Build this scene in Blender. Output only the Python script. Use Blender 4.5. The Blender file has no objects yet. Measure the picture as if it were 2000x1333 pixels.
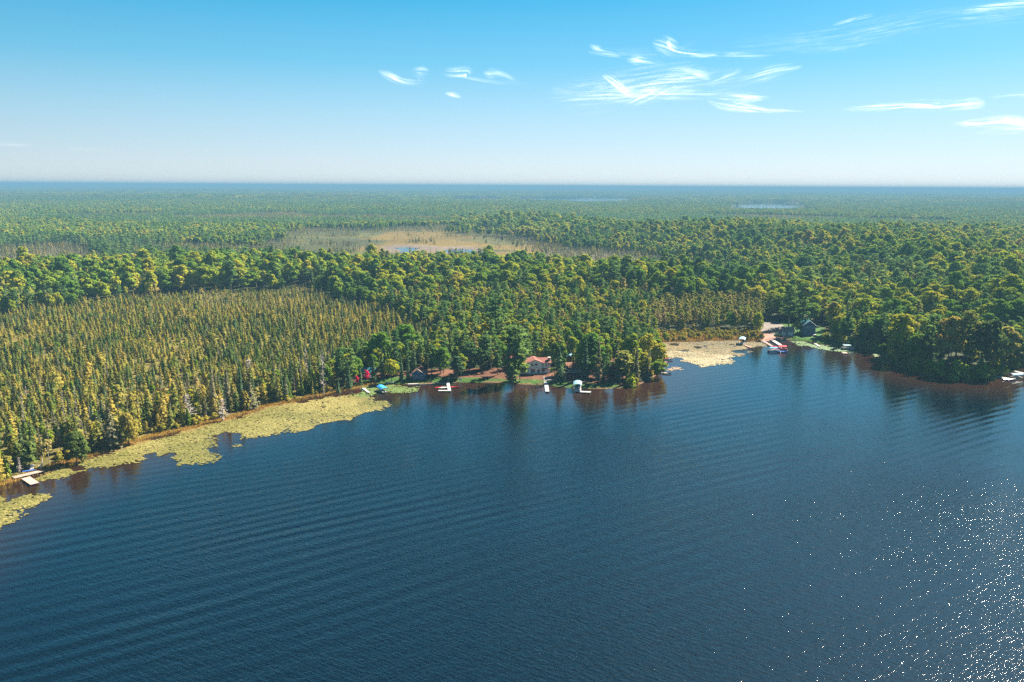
import bpy, math, random
import numpy as np
from mathutils import Vector, Matrix
R = math.radians
random.seed(7)
sc = bpy.context.scene
col = sc.collection

# ------------------------------------------------------------ camera, sky, sun, exposure
H = 85.0; PITCH = R(11.0); ROLL = R(0.315); FPX = 1556.0     # drone height; photo is 2000 px wide
fwd = Vector((0, math.cos(PITCH), -math.sin(PITCH)))
up0 = Vector((0, math.sin(PITCH), math.cos(PITCH)))
rgt0 = Vector((1, 0, 0))
rgt = rgt0*math.cos(ROLL) + up0*math.sin(ROLL)
up = up0*math.cos(ROLL) - rgt0*math.sin(ROLL)
cd = bpy.data.cameras.new('camera'); cam = bpy.data.objects.new('camera', cd); col.objects.link(cam)
cam.matrix_world = Matrix(((rgt.x, up.x, -fwd.x, 0), (rgt.y, up.y, -fwd.y, 0), (rgt.z, up.z, -fwd.z, H), (0, 0, 0, 1)))
cd.sensor_width = 36; cd.lens = FPX*36/2000; cd.clip_start = 0.5; cd.clip_end = 150000
sc.camera = cam

EXPO = 2.15; SKY_GAIN = 1.02/2**EXPO
SUN_AZ = R(45); SUN_EL = R(42)                 # azimuth measured from +Y towards +X
w = bpy.data.worlds.new('World'); sc.world = w; w.use_nodes = True
nt = w.node_tree; nt.nodes.clear()
out = nt.nodes.new('ShaderNodeOutputWorld'); bg = nt.nodes.new('ShaderNodeBackground')
sky = nt.nodes.new('ShaderNodeTexSky'); sky.sky_type = 'NISHITA'; sky.sun_disc = False
sky.sun_elevation = SUN_EL; sky.sun_rotation = SUN_AZ
sky.altitude = 300; sky.air_density = 1.0; sky.dust_density = 0.3; sky.ozone_density = 2.0
# the clear cyan-blue of the photographed sky: colour by elevation, a little brighter towards the sun, over the physical sky
tcw = nt.nodes.new('ShaderNodeTexCoord'); spw = nt.nodes.new('ShaderNodeSeparateXYZ'); nt.links.new(tcw.outputs['Generated'], spw.inputs[0])
rw = nt.nodes.new('ShaderNodeValToRGB'); e = rw.color_ramp.elements
STOPS = [(0.0, (229,236,239)), (.045, (196,225,241)), (.09, (163,215,241)), (.14, (114,199,237)), (.21, (62,178,228)), (.30, (60,174,224)), (.42, (34,134,192)), (.58, (10,80,128)), (1.0, (5,52,92))]
while len(e) < len(STOPS): e.new(.5)
for k_, (p_, c_) in enumerate(STOPS): e[k_].position = p_; e[k_].color = (*[(q/255)**2.2 for q in c_], 1)
nt.links.new(spw.outputs['Z'], rw.inputs[0])
dp = nt.nodes.new('ShaderNodeVectorMath'); dp.operation = 'DOT_PRODUCT'; dp.inputs[1].default_value = (math.sin(SUN_AZ), math.cos(SUN_AZ), 0)
nt.links.new(tcw.outputs['Generated'], dp.inputs[0])
mrw = nt.nodes.new('ShaderNodeMapRange'); mrw.inputs['From Min'].default_value = .0; mrw.inputs['From Max'].default_value = 1; mrw.inputs['To Min'].default_value = .84; mrw.inputs['To Max'].default_value = 1.14
nt.links.new(dp.outputs['Value'], mrw.inputs[0])
sc_ = nt.nodes.new('ShaderNodeVectorMath'); sc_.operation = 'SCALE'; nt.links.new(rw.outputs[0], sc_.inputs[0]); nt.links.new(mrw.outputs[0], sc_.inputs['Scale'])
# broad pale brightening of the sky round the sun
dg = nt.nodes.new('ShaderNodeVectorMath'); dg.operation = 'DOT_PRODUCT'; dg.inputs[1].default_value = (math.sin(SUN_AZ)*math.cos(SUN_EL), math.cos(SUN_AZ)*math.cos(SUN_EL), math.sin(SUN_EL))
nt.links.new(tcw.outputs['Generated'], dg.inputs[0])
dm = nt.nodes.new('ShaderNodeMath'); dm.operation = 'MAXIMUM'; dm.inputs[1].default_value = 0; nt.links.new(dg.outputs['Value'], dm.inputs[0])
dw = nt.nodes.new('ShaderNodeMath'); dw.operation = 'POWER'; dw.inputs[1].default_value = 14; nt.links.new(dm.outputs[0], dw.inputs[0])
gv_ = nt.nodes.new('ShaderNodeVectorMath'); gv_.operation = 'SCALE'; gv_.inputs[0].default_value = (.75, .85, .92); nt.links.new(dw.outputs[0], gv_.inputs['Scale'])
ga = nt.nodes.new('ShaderNodeVectorMath'); ga.operation = 'ADD'; nt.links.new(sc_.outputs[0], ga.inputs[0]); nt.links.new(gv_.outputs[0], ga.inputs[1]); sc_ = ga
s2_ = nt.nodes.new('ShaderNodeVectorMath'); s2_.operation = 'SCALE'; nt.links.new(sc_.outputs[0], s2_.inputs[0]); s2_.inputs['Scale'].default_value = SKY_GAIN/.06
mu = nt.nodes.new('ShaderNodeMix'); mu.data_type = 'RGBA'; mu.inputs['Factor'].default_value = .95
nt.links.new(sky.outputs[0], mu.inputs[6]); nt.links.new(s2_.outputs[0], mu.inputs[7])
nt.links.new(mu.outputs[2], bg.inputs[0]); bg.inputs[1].default_value = 0.06
nt.links.new(bg.outputs[0], out.inputs[0])
sd = bpy.data.lights.new('sun', 'SUN'); sd.energy = 5.0; sd.angle = R(0.55); sd.color = (1.0, 0.89, 0.70)
sun = bpy.data.objects.new('sun', sd); col.objects.link(sun)
sdir = Vector((math.sin(SUN_AZ)*math.cos(SUN_EL), math.cos(SUN_AZ)*math.cos(SUN_EL), math.sin(SUN_EL)))
sun.rotation_euler = sdir.to_track_quat('Z', 'Y').to_euler(); sun.location = (0, 0, 300)
sc.view_settings.view_transform = 'Standard'; sc.view_settings.look = 'None'
sc.view_settings.exposure = EXPO; sc.view_settings.gamma = 1
cy = sc.cycles
cy.max_bounces = 5; cy.diffuse_bounces = 4; cy.glossy_bounces = 2; cy.transmission_bounces = 2
cy.volume_bounces = 0; cy.transparent_max_bounces = 16; cy.use_denoising = False
cy.use_adaptive_sampling = True; cy.adaptive_threshold = 0.01
cy.sample_clamp_indirect = 6; cy.caustics_reflective = False; cy.caustics_refractive = False

# ------------------------------------------------------------ survey of the map (photo pixels -> metres on the ground)
def G(px, py, z=0.0):
    u = (px-1000)/FPX; v = -(py-666.5)/FPX
    d = fwd + rgt*u + up*v
    t = (z-H)/d.z
    return (d.x*t, d.y*t)
def DIR(px, py):
    u = (px-1000)/FPX; v = -(py-666.5)/FPX
    return (fwd + rgt*u + up*v).normalized()
def PX(x, y, z):
    x = np.asarray(x, float); y = np.asarray(y, float); z = np.asarray(z, float)-H
    f = x*fwd.x+y*fwd.y+z*fwd.z; r = x*rgt.x+y*rgt.y+z*rgt.z; u = x*up.x+y*up.y+z*up.z
    f = np.maximum(f, 1e-3)
    return 1000+FPX*r/f, 666.5-FPX*u/f
def P(pts): return np.array([G(a, b) for a, b in pts])
def inside(poly, x, y):
    c = np.zeros(np.shape(x), bool); n = len(poly)
    for i in range(n):
        x0, y0 = poly[i]; x1, y1 = poly[(i+1) % n]
        if y0 == y1: continue
        k = ((y0 > y) != (y1 > y)) & (x < (x1-x0)*(y-y0)/(y1-y0)+x0)
        c ^= k
    return c
def edge_dist(poly, x, y, closed=True):
    d = np.full(np.shape(x), 1e18); n = len(poly)
    for i in range(n if closed else n-1):
        x0, y0 = poly[i]; x1, y1 = poly[(i+1) % n]
        dx, dy = x1-x0, y1-y0; L = dx*dx+dy*dy+1e-9
        t = np.clip(((x-x0)*dx+(y-y0)*dy)/L, 0, 1)
        d = np.minimum(d, (x-x0-t*dx)**2+(y-y0-t*dy)**2)
    return np.sqrt(d)
def sdist(poly, x, y):                       # positive outside
    return np.where(inside(poly, x, y), -1, 1)*edge_dist(poly, x, y)
def smooth(a, b, v):
    t = np.clip((v-a)/(b-a), 0, 1); return t*t*(3-2*t)
def _h(ix, iy, s):
    n = (ix.astype(np.int64)*374761393 + iy.astype(np.int64)*668265263 + s*1442695041) & 0xffffffff
    n = ((n ^ (n >> 13))*1274126177) & 0xffffffff
    return ((n ^ (n >> 16)) & 0xffffff)/16777215.0
def vnoise(x, y, scale, seed=0, octv=3):
    r = 0; a = 1; tot = 0
    for o in range(octv):
        X = np.asarray(x)/scale*2**o; Y = np.asarray(y)/scale*2**o
        ix = np.floor(X); iy = np.floor(Y); fx = X-ix; fy = Y-iy
        fx = fx*fx*(3-2*fx); fy = fy*fy*(3-2*fy); s = seed*17+o
        v = (_h(ix, iy, s)*(1-fx)+_h(ix+1, iy, s)*fx)*(1-fy)+(_h(ix, iy+1, s)*(1-fx)+_h(ix+1, iy+1, s)*fx)*fy
        r = r+v*a; tot += a; a *= .5
    return r/tot

SHORE = [(-900,1500),(-420,1180),(-150,1005),(0,950),(60,930),(127,906),(201,882),(240,872),(296,854),(352,841),(380,833),(447,817),(478,809),(520,794),
 (576,785),(632,771),(702,757),(738,750),(760,751),(802,750),(850,749),(910,748),(982,748),(1021,751),(1065,753),(1105,757),(1150,760),(1195,760),(1235,757),
 (1256,750),(1280,737),(1293,726),(1297,712),(1290,695),(1284,678),(1290,669),(1360,667),(1444,665),(1486,667),(1537,664),(1575,667),
 (1625,673),(1675,680),(1712,689),(1750,712),(1775,725),(1825,735),(1875,741),(1937,742),(1957,733),(1980,722),(2010,716),(2100,730),(2400,745)]
shore_xy = [G(a, b) for a, b in SHORE]
# smooth, slightly ragged shoreline
def ragged(pts, amp, step, seed):
    o = []
    rnd = random.Random(seed)
    for i in range(len(pts)-1):
        a = Vector(pts[i]); b = Vector(pts[i+1]); n = max(1, int((b-a).length/step))
        nn = Vector((-(b-a).y, (b-a).x)).normalized()
        for k in range(n):
            p = a.lerp(b, k/n)
            o.append(tuple(p + nn*rnd.uniform(-amp, amp)))
    o.append(tuple(pts[-1])); return o
LAKE = np.array(ragged(shore_xy, .7, 6.0, 3) + [(900, 250), (1200, -600), (0, -1400), (-1300, -900)])
FARL = [P([(1464,397),(1500,395.5),(1536,398),(1532,413),(1470,414)]),
        P([(1136,385.5),(1214,385.8),(1206,398),(1140,399)]), P([(1030,386.5),(1118,387),(1112,397),(1036,397)]),
        P([(905,387),(960,387),(955,396),(910,396)])]
PONDS = [P([(764,484),(790,481),(835,484),(842,490),(815,495),(778,494)]), P([(858,488),(890,485),(928,488),(945,494),(915,498),(870,495)])]
HILL = P([(860,436),(1060,478),(1250,497),(1480,540),(1520,575),(1530,630),(1600,640),(1760,690),(1900,720),(2400,740),(2600,466),(1600,462),(1300,452),(1100,440)])
RIDGE = P([(-400,548),(0,545),(200,533),(1000,530),(1100,540),(1300,549),(1500,565),(1500,600),(1300,612),(1000,650),(860,660),(800,636),(720,600),(620,580),(450,578),(300,585),(150,598),(0,615),(-400,640)])

def hgt(x, y):
    x = np.asarray(x, float); y = np.asarray(y, float)
    s = sdist(LAKE, x, y)
    r = np.hypot(x, y)
    h = np.where(s > 0, np.minimum(s*.12, .9)+np.clip(s-8, 0, 120)*.008, np.maximum(s*.14, -2.5))
    land = smooth(10, 90, s)
    near = (r < 2600)
    hh = np.zeros_like(h)
    if np.any(near):
        k = smooth(-20, -170, sdist(HILL, x, y))*12 + smooth(10, -90, sdist(RIDGE, x, y))*5.5
        k = k + smooth(-20, -120, sdist(HILL, x, y))*(vnoise(x, y, 190, 71, 2)-.45)*17 + smooth(0, -60, sdist(RIDGE, x, y))*(vnoise(x, y, 150, 72, 2)-.45)*9
        hh = k*(r < 3500)
    h = h + hh*land
    far = smooth(1800, 5000, r)
    h = h + far*(vnoise(x, y, 1500, 3, 3)-.42)*42 + smooth(9000, 26000, r)*np.clip(vnoise(x, y, 5200, 5, 3)-.3, 0, 1)*58
    h = h + land*(vnoise(x, y, 90, 8, 2)-.5)*1.6
    h = np.where(s > 3, np.maximum(h, .35), h)
    for q in FARL:
        k = smooth(1100, 150, sdist(q, x, y)); h = h*(1-k)+1.0*k
    for q in FARL:
        k = smooth(120, 0, sdist(q, x, y)); h = h*(1-k) + (-1.5)*k
    for q in PONDS:
        sp = sdist(q, x, y) + 6 + (vnoise(x, y, 26, 11, 3)-.5)*46
        k = smooth(25, 0, sp); h = h*(1-k)+(.25-.6*smooth(4, -4, sp))*k
    return h
def hz(x, y): return float(hgt(np.array([x]), np.array([y]))[0])

# zones, in photo pixels of the ground point
YARD = [(690,748),(712,738),(745,732),(800,728),(900,724),(1000,723),(1090,726),(1160,730),(1215,738),(1252,746),(1235,758),(1150,762),(745,753)]
LAWN = [(690,762),(690,748),(760,741),(800,740),(910,741),(985,743),(1040,745),(1105,748),(1160,753),(1210,751),(1250,750),(1235,762),(1100,765)]
LOT = [(1486,634),(1522,632),(1532,645),(1548,653),(1536,662),(1486,662)]
YARD2 = [(1484,632),(1530,630),(1600,638),(1618,656),(1640,676),(1642,682),(1635,684),(1625,680),(1537,670),(1484,668)]
MARSH = [(1274,690),(1270,656),(1290,652),(1400,650),(1487,652),(1487,670),(1290,674)]
BIRCH = [(1240,655),(1280,612),(1400,602),(1492,612),(1486,651),(1400,650),(1290,653)]
BOG = [(-700,660),(0,615),(150,598),(300,585),(450,578),(620,580),(720,600),(800,636),(860,662),(830,690),(770,702),(700,715),(655,740),(610,790),(300,880),(0,960),(-700,1300)]
CORR = [(880,445),(1060,482),(1250,502),(1500,545),(1510,562),(1300,550),(1100,540),(1000,531),(940,505),(960,470)]
MEADOW = [(525,472),(570,459),(700,450),(850,450),(960,462),(1060,486),(1120,512),(1000,532),(570,534),(545,500)]
GREYS = [(-400,500),(0,490),(140,487),(200,505),(150,530),(0,546),(-400,560)]
PXHILL = [(860,436),(1060,478),(1250,497),(1480,540),(1520,575),(1530,630),(1490,640),(1760,720),(2600,900),(2600,466),(1600,462),(1300,452),(1100,440)]
def zone(x, y, z=0):
    u, v = PX(x, y, z)
    s = sdist(LAKE, x, y)
    zt = np.full(np.shape(x), 'F', dtype='<U1')
    near = v > 525
    zt[near] = 'H'
    zt[(v > 600) & (u < 1290)] = 'M'
    zt[inside(PXHILL, u, v)] = 'H'
    fz = v < 560
    uw = u + fz*(vnoise(x, y, 110, 91, 3)-.5)*150; vw = v + fz*(vnoise(x, y, 90, 92, 3)-.5)*26
    for ch, q in (('B', BIRCH), ('A', BOG), ('S', CORR), ('O', MEADOW), ('S', GREYS), ('R', MARSH), ('Y', YARD), ('W', YARD2)):
        zt[inside(q, u+(vnoise(x, y, 40, 93, 3)-.5)*60*(s > 45), v+(vnoise(x, y, 40, 94, 3)-.5)*30*(s > 45)) if ch == 'A' else inside(q, uw, vw)] = ch
    zt[s < 1.5] = '-'
    for q in FARL: zt[sdist(q, x, y) < 85] = '-'
    return zt, u, v, s

# ------------------------------------------------------------ materials
def mat(name, base=(.5,.5,.5), rough=.6, metal=0.0, spec=.3):
    m = bpy.data.materials.new(name); m.use_nodes = True
    b = m.node_tree.nodes['Principled BSDF']
    b.inputs['Base Color'].default_value = (*base, 1); b.inputs['Roughness'].default_value = rough
    b.inputs['Metallic'].default_value = metal; b.inputs['Specular IOR Level'].default_value = spec
    return m
def node(nt, t, **kw):
    n = nt.nodes.new(t)
    for k, v in kw.items():
        if k.startswith('i_'): n.inputs[k[2:].replace('_', ' ')].default_value = v
        else: setattr(n, k, v)
    return n
def worn(name, c1, c2, scale=1.2, rough=.7, stretch=(1,1,1), spec=.25):
    m = mat(name, c1, rough, 0, spec); nt = m.node_tree; b = nt.nodes['Principled BSDF']
    tc = node(nt, 'ShaderNodeTexCoord'); mp = node(nt, 'ShaderNodeMapping'); mp.inputs['Scale'].default_value = stretch
    nz = node(nt, 'ShaderNodeTexNoise', i_Scale=scale, i_Detail=5.0, i_Roughness=.65)
    mx = node(nt, 'ShaderNodeMix', data_type='RGBA'); mx.inputs[6].default_value = (*c1, 1); mx.inputs[7].default_value = (*c2, 1)
    cr = node(nt, 'ShaderNodeMapRange', i_From_Min=.35, i_From_Max=.65)
    nt.links.new(tc.outputs['Object'], mp.inputs[0]); nt.links.new(mp.outputs[0], nz.inputs[0])
    nt.links.new(nz.outputs[0], cr.inputs[0]); nt.links.new(cr.outputs[0], mx.inputs[0]); nt.links.new(mx.outputs[2], b.inputs['Base Color'])
    return m
def ramp(nt, stops):
    r = node(nt, 'ShaderNodeValToRGB'); e = r.color_ramp.elements
    while len(e) < len(stops): e.new(.5)
    for k, (p, c) in enumerate(stops): e[k].position = p; e[k].color = (*c, 1)
    return r
LG = 2.2
def foliage(name, stops, transl=.38, nscale=.35):
    """leaf colour differs from tree to tree and from clump to clump"""
    m = bpy.data.materials.new(name); m.use_nodes = True; nt = m.node_tree; nt.nodes.clear()
    o = node(nt, 'ShaderNodeOutputMaterial'); d = node(nt, 'ShaderNodeBsdfDiffuse'); t = node(nt, 'ShaderNodeBsdfTranslucent')
    mx = node(nt, 'ShaderNodeMixShader'); mx.inputs[0].default_value = transl
    oi = node(nt, 'ShaderNodeObjectInfo'); tc = node(nt, 'ShaderNodeTexCoord')
    nz = node(nt, 'ShaderNodeTexNoise', i_Scale=nscale, i_Detail=3.0)
    ge = node(nt, 'ShaderNodeNewGeometry'); n2 = node(nt, 'ShaderNodeTexNoise', i_Scale=.012, i_Detail=2.0)
    nt.links.new(ge.outputs['Position'], n2.inputs[0])
    a = node(nt, 'ShaderNodeMath', operation='MULTIPLY'); a.inputs[1].default_value = .62
    b = node(nt, 'ShaderNodeMath', operation='MULTIPLY_ADD'); b.inputs[1].default_value = .5; 
    c = node(nt, 'ShaderNodeMath', operation='MULTIPLY_ADD'); c.inputs[1].default_value = .9
    c2 = node(nt, 'ShaderNodeMath', operation='SUBTRACT'); c2.inputs[1].default_value = .52
    nt.links.new(oi.outputs['Random'], a.inputs[0]); nt.links.new(tc.outputs['Object'], nz.inputs[0])
    nt.links.new(nz.outputs[0], b.inputs[0]); nt.links.new(a.outputs[0], b.inputs[2])
    nt.links.new(n2.outputs[0], c.inputs[0]); nt.links.new(b.outputs[0], c.inputs[2]); nt.links.new(c.outputs[0], c2.inputs[0])
    r = ramp(nt, [(p, tuple(q*LG for q in c)) for p, c in stops]); nt.links.new(c2.outputs[0], r.inputs[0])
    nt.links.new(r.outputs[0], d.inputs[0]); nt.links.new(r.outputs[0], t.inputs[0])
    nt.links.new(d.outputs[0], mx.inputs[1]); nt.links.new(t.outputs[0], mx.inputs[2]); nt.links.new(mx.outputs[0], o.inputs[0])
    return m
M = {}
M['spruce'] = foliage('bog_conifer_needles', [(0,(.026,.050,.016)),(.3,(.055,.075,.019)),(.5,(.115,.112,.025)),(.75,(.155,.128,.026)),(.9,(.17,.13,.03)),(1,(.15,.12,.075))])
M['darkspruce'] = foliage('spruce_needles', [(0,(.028,.055,.03)),(.4,(.05,.085,.04)),(.8,(.075,.10,.045)),(1,(.11,.11,.05))])
M['greyspruce'] = foliage('grey_spruce_needles', [(0,(.05,.06,.032)),(.5,(.085,.085,.048)),(1,(.13,.115,.072))])
M['leaf'] = foliage('broad_leaves', [(0,(.026,.058,.012)),(.3,(.06,.11,.013)),(.6,(.125,.15,.012)),(.85,(.19,.175,.014)),(1,(.13,.10,.05))])
M['farleaf'] = M['leaf']
M['pine'] = foliage('pine_needles', [(0,(.026,.058,.022)),(.4,(.045,.085,.026)),(.75,(.075,.115,.03)),(1,(.115,.13,.04))])
M['aspen'] = foliage('thin_aspen_leaves', [(0,(.10,.11,.03)),(.5,(.16,.15,.035)),(.8,(.18,.15,.06)),(1,(.2,.16,.11))])
M['gold'] = foliage('shore_shrub_leaves', [(0,(.06,.08,.018)),(.4,(.13,.125,.022)),(.8,(.19,.155,.022)),(1,(.18,.11,.035))])
M['cedar'] = foliage('cedar_sprays', [(0,(.035,.065,.010)),(.5,(.075,.105,.012)),(1,(.115,.13,.014))])
M['lushleaf'] = foliage('lush_maple_leaves', [(0,(.03,.075,.008)),(.5,(.06,.12,.010)),(1,(.12,.15,.012))])
M['redleaf'] = foliage('crimson_leaves', [(0,(.22,.006,.035)),(1,(.36,.012,.06))], .3)
M['bark'] = worn('dark_bark', (.10,.075,.055), (.16,.13,.11), 2, .9)
M['birchbark'] = worn('pale_birch_bark', (.45,.42,.38), (.25,.22,.2), 3, .8)
M['deadwood'] = worn('bleached_dead_wood', (.55,.48,.46), (.36,.31,.30), 2, .9)
M['white'] = worn('white_siding', (.84,.84,.84), (.76,.76,.76), 1.5, .6)
M['trim'] = mat('white_trim', (.6,.6,.6), .5)
M['glass'] = mat('window_glass', (.03,.05,.07), .08, 0, .6)
M['redroof'] = worn('red_brown_shingles', (.24, .085, .068), (.17, .065, .055), 3, .85)
M['brownroof'] = worn('brown_shingles', (.30,.13,.08), (.2,.10,.07), 3, .85)
M['greyroof'] = worn('grey_shingles', (.24,.19,.18), (.17,.14,.14), 3, .85)
M['tealroof'] = worn('blue_green_metal_roof', (.05,.20,.26), (.04,.15,.21), 2, .45)
M['bluewall'] = worn('slate_blue_siding', (.045,.11,.22), (.035,.085,.17), 1.5, .7)
M['tealwall'] = worn('deep_teal_siding', (.03,.13,.20), (.025,.10,.16), 1.5, .7)
M['brownwall'] = worn('dark_log_siding', (.12,.06,.045), (.08,.045,.035), 2, .8, (1,1,6))
M['door'] = mat('dark_door', (.06,.04,.04), .5)
M['brick'] = worn('pale_chimney_stone', (.6,.56,.54), (.45,.42,.4), 4, .9)
M['dockwood'] = worn('weathered_dock_boards', (.42,.32,.29), (.3,.22,.19), 3, .8, (6,1,1))
M['dockgrey'] = worn('pale_dock_decking', (.40,.41,.42), (.28,.29,.31), 3, .7, (6,1,1))
M['pinkdock'] = worn('sunbleached_pink_boards', (.45,.22,.20), (.34,.17,.15), 3, .8, (6,1,1))
M['metal'] = mat('aluminium', (.62,.64,.66), .35, .8)
M['bluecanvas'] = worn('bright_blue_canvas', (.03,.32,.72), (.025,.26,.6), 1, .7)
M['palecanvas'] = worn('pale_blue_canvas', (.18,.33,.44), (.14,.28,.38), 1, .7)
M['greycanvas'] = worn('grey_blue_canvas', (.25,.36,.48), (.2,.3,.42), 1, .7)
M['redcanvas'] = worn('red_canvas', (.62,.04,.06), (.5,.03,.05), 1, .7)
M['whitehull'] = mat('white_hull', (.58,.58,.58), .25, 0, .5)
M['redhull'] = mat('red_hull', (.65,.03,.04), .3, 0, .5)
M['bluehull'] = mat('blue_hull', (.05,.14,.5), .3, 0, .5)
M['navy'] = mat('navy_trim', (.02,.03,.08), .4)
M['seat'] = mat('grey_vinyl_seat', (.45,.43,.42), .6)
M['rubber'] = mat('black_rubber', (.02,.02,.02), .8)
M['lime'] = mat('pale_lime_paint', (.5,.6,.2), .35, 0, .5)
M['stone'] = worn('shore_stone', (.38,.33,.3), (.25,.21,.2), 2, .9)
M['cloud'] = None

def ground_material():
    m = mat('ground_cover', (.1,.1,.05), .95, 0, .1); nt = m.node_tree; b = nt.nodes['Principled BSDF']
    at = node(nt, 'ShaderNodeVertexColor', layer_name='cover')
    ge = node(nt, 'ShaderNodeNewGeometry')
    n1 = node(nt, 'ShaderNodeTexNoise', i_Scale=.35, i_Detail=6.0, i_Roughness=.7)
    n2 = node(nt, 'ShaderNodeTexNoise', i_Scale=.006, i_Detail=8.0, i_Roughness=.7)
    nt.links.new(ge.outputs['Position'], n1.inputs[0]); nt.links.new(ge.outputs['Position'], n2.inputs[0])
    mr = node(nt, 'ShaderNodeMapRange', i_From_Min=.3, i_From_Max=.7, i_To_Min=.55, i_To_Max=1.45)
    mr2 = node(nt, 'ShaderNodeMapRange', i_From_Min=.3, i_From_Max=.7, i_To_Min=.7, i_To_Max=1.3)
    nt.links.new(n1.outputs[0], mr.inputs[0]); nt.links.new(n2.outputs[0], mr2.inputs[0])
    mm = node(nt, 'ShaderNodeMath', operation='MULTIPLY'); nt.links.new(mr.outputs[0], mm.inputs[0]); nt.links.new(mr2.outputs[0], mm.inputs[1])
    vm = node(nt, 'ShaderNodeVectorMath', operation='SCALE'); nt.links.new(at.outputs[0], vm.inputs[0]); nt.links.new(mm.outputs[0], vm.inputs['Scale'])
    v3 = node(nt, 'ShaderNodeVectorMath', operation='SCALE'); v3.inputs['Scale'].default_value = .8; nt.links.new(vm.outputs[0], v3.inputs[0]); nt.links.new(v3.outputs[0], b.inputs['Base Color'])
    bp = node(nt, 'ShaderNodeBump', i_Strength=.6, i_Distance=.5); nt.links.new(n1.outputs[0], bp.inputs['Height']); nt.links.new(bp.outputs[0], b.inputs['Normal'])
    return m

def water_material():
    m = mat('lake_water', (.02,.01,.008), .03, 0, .5); nt = m.node_tree; b = nt.nodes['Principled BSDF']
    b.inputs['IOR'].default_value = 1.64; b.inputs['Specular IOR Level'].default_value = .5
    L = nt.links.new
    ge = node(nt, 'ShaderNodeNewGeometry')
    sh = node(nt, 'ShaderNodeAttribute', attribute_name='shallow')
    n0 = node(nt, 'ShaderNodeTexNoise', i_Scale=.02, i_Detail=3.0); L(ge.outputs['Position'], n0.inputs[0])
    mx = node(nt, 'ShaderNodeMix', data_type='RGBA'); mx.inputs[6].default_value = (.0008,.005,.0095,1); mx.inputs[7].default_value = (.023,.0105,.0065,1)
    L(sh.outputs['Fac'], mx.inputs[0]); L(mx.outputs[2], b.inputs['Base Color'])
    def rot(angle, sx, sy):
        mp = node(nt, 'ShaderNodeMapping'); mp.inputs['Rotation'].default_value = (0, 0, angle); mp.inputs['Scale'].default_value = (sx, sy, 1)
        # mapping: rotate into the wave frame, then scale (Point type scales first, so two nodes)
        m2 = node(nt, 'ShaderNodeMapping'); mp.inputs['Scale'].default_value = (1,1,1); m2.inputs['Scale'].default_value = (sx, sy, 1)
        L(ge.outputs['Position'], mp.inputs[0]); L(mp.outputs[0], m2.inputs[0]); return m2.outputs[0]
    def math_(op, a, b_=None, c=None):
        n = node(nt, 'ShaderNodeMath', operation=op)
        for k, v in enumerate((a, b_, c)):
            if v is None: continue
            if isinstance(v, (int, float)): n.inputs[k].default_value = v
            else: L(v, n.inputs[k])
        return n.outputs[0]
    def noise(vec, s, det=2.0, rough=.5, dist=0.0):
        n = node(nt, 'ShaderNodeTexNoise', i_Scale=s, i_Detail=det, i_Roughness=rough, i_Distortion=dist); L(vec, n.inputs[0]); return n.outputs[0]
    # boat wake: long parallel swells, crests at about 31 degrees to +X
    A = R(-31)
    v = rot(A, 1, 1)
    sep = node(nt, 'ShaderNodeSeparateXYZ'); L(v, sep.inputs[0])
    wob = noise(rot(A, .004, .012), 1.0, 2.0)
    ph = math_('MULTIPLY_ADD', wob, 36.0, math_('MULTIPLY', sep.outputs['Y'], 2*math.pi/4.7))
    wave = math_('SINE', ph)
    ph2 = math_('MULTIPLY_ADD', wob, 47.0, math_('MULTIPLY', sep.outputs['Y'], 2*math.pi/6.9))
    wave = math_('MULTIPLY_ADD', math_('SINE', ph2), .35, wave)
    # the swells fill a band across the middle of the bay and fade to both sides
    bandc = math_('MULTIPLY_ADD', noise(rot(A, .006, .02), 1.0, 2.0), 60.0, math_('SUBTRACT', sep.outputs['Y'], 30.0+WAKE_C))
    band = math_('POWER', 2.718, math_('MULTIPLY', math_('MULTIPLY', math_('DIVIDE', bandc, WAKE_W), math_('DIVIDE', bandc, WAKE_W)), -1.0))
    patch = node(nt, 'ShaderNodeMapRange', i_From_Min=.35, i_From_Max=.62, i_To_Min=.25, i_To_Max=1.0); L(noise(rot(A, .012, .03), 1.0, 2.0), patch.inputs[0])
    wake = math_('MULTIPLY', math_('MULTIPLY', wave, .07), math_('MULTIPLY', band, patch.outputs[0]))
    # wind ripples: short crests, two headings, and fine chop
    r1 = noise(rot(R(32), .34, 1.35), 1.0, 3.0, .6, .3)
    r2 = noise(rot(R(-30), .35, 1.1), 1.0, 3.0, .6, .3)
    ch = noise(ge.outputs['Position'], 3.2, 3.0, .6)
    calm = node(nt, 'ShaderNodeMapRange', i_From_Min=.38, i_From_Max=.62, i_To_Min=.65, i_To_Max=1.1); L(noise(ge.outputs['Position'], .011, 3.0), calm.inputs[0])
    rip = math_('ADD', math_('MULTIPLY', r1, .225), math_('MULTIPLY_ADD', ch, .04, math_('MULTIPLY', r2, .17)))
    cl = node(nt, 'ShaderNodeAttribute', attribute_name='calm'); shelt = math_('SUBTRACT', 1.0, math_('MULTIPLY', cl.outputs['Fac'], .93))
    tot = math_('ADD', math_('MULTIPLY', math_('MULTIPLY', rip, calm.outputs[0]), shelt), math_('MULTIPLY', wake, math_('MULTIPLY_ADD', shelt, .7, .3)))
    bp = node(nt, 'ShaderNodeBump', i_Strength=1.0, i_Distance=1.0); L(tot, bp.inputs['Height']); L(bp.outputs[0], b.inputs['Normal'])
    return m
# the wake band's centre line runs through these two photographed points
A_ = R(31)
def wy(px, py):
    x, y = G(px, py); return -math.sin(A_)*x+math.cos(A_)*y
WAKE_C = (wy(1000, 1000)+wy(1450, 850))/2; WAKE_W = 85.0

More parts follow.
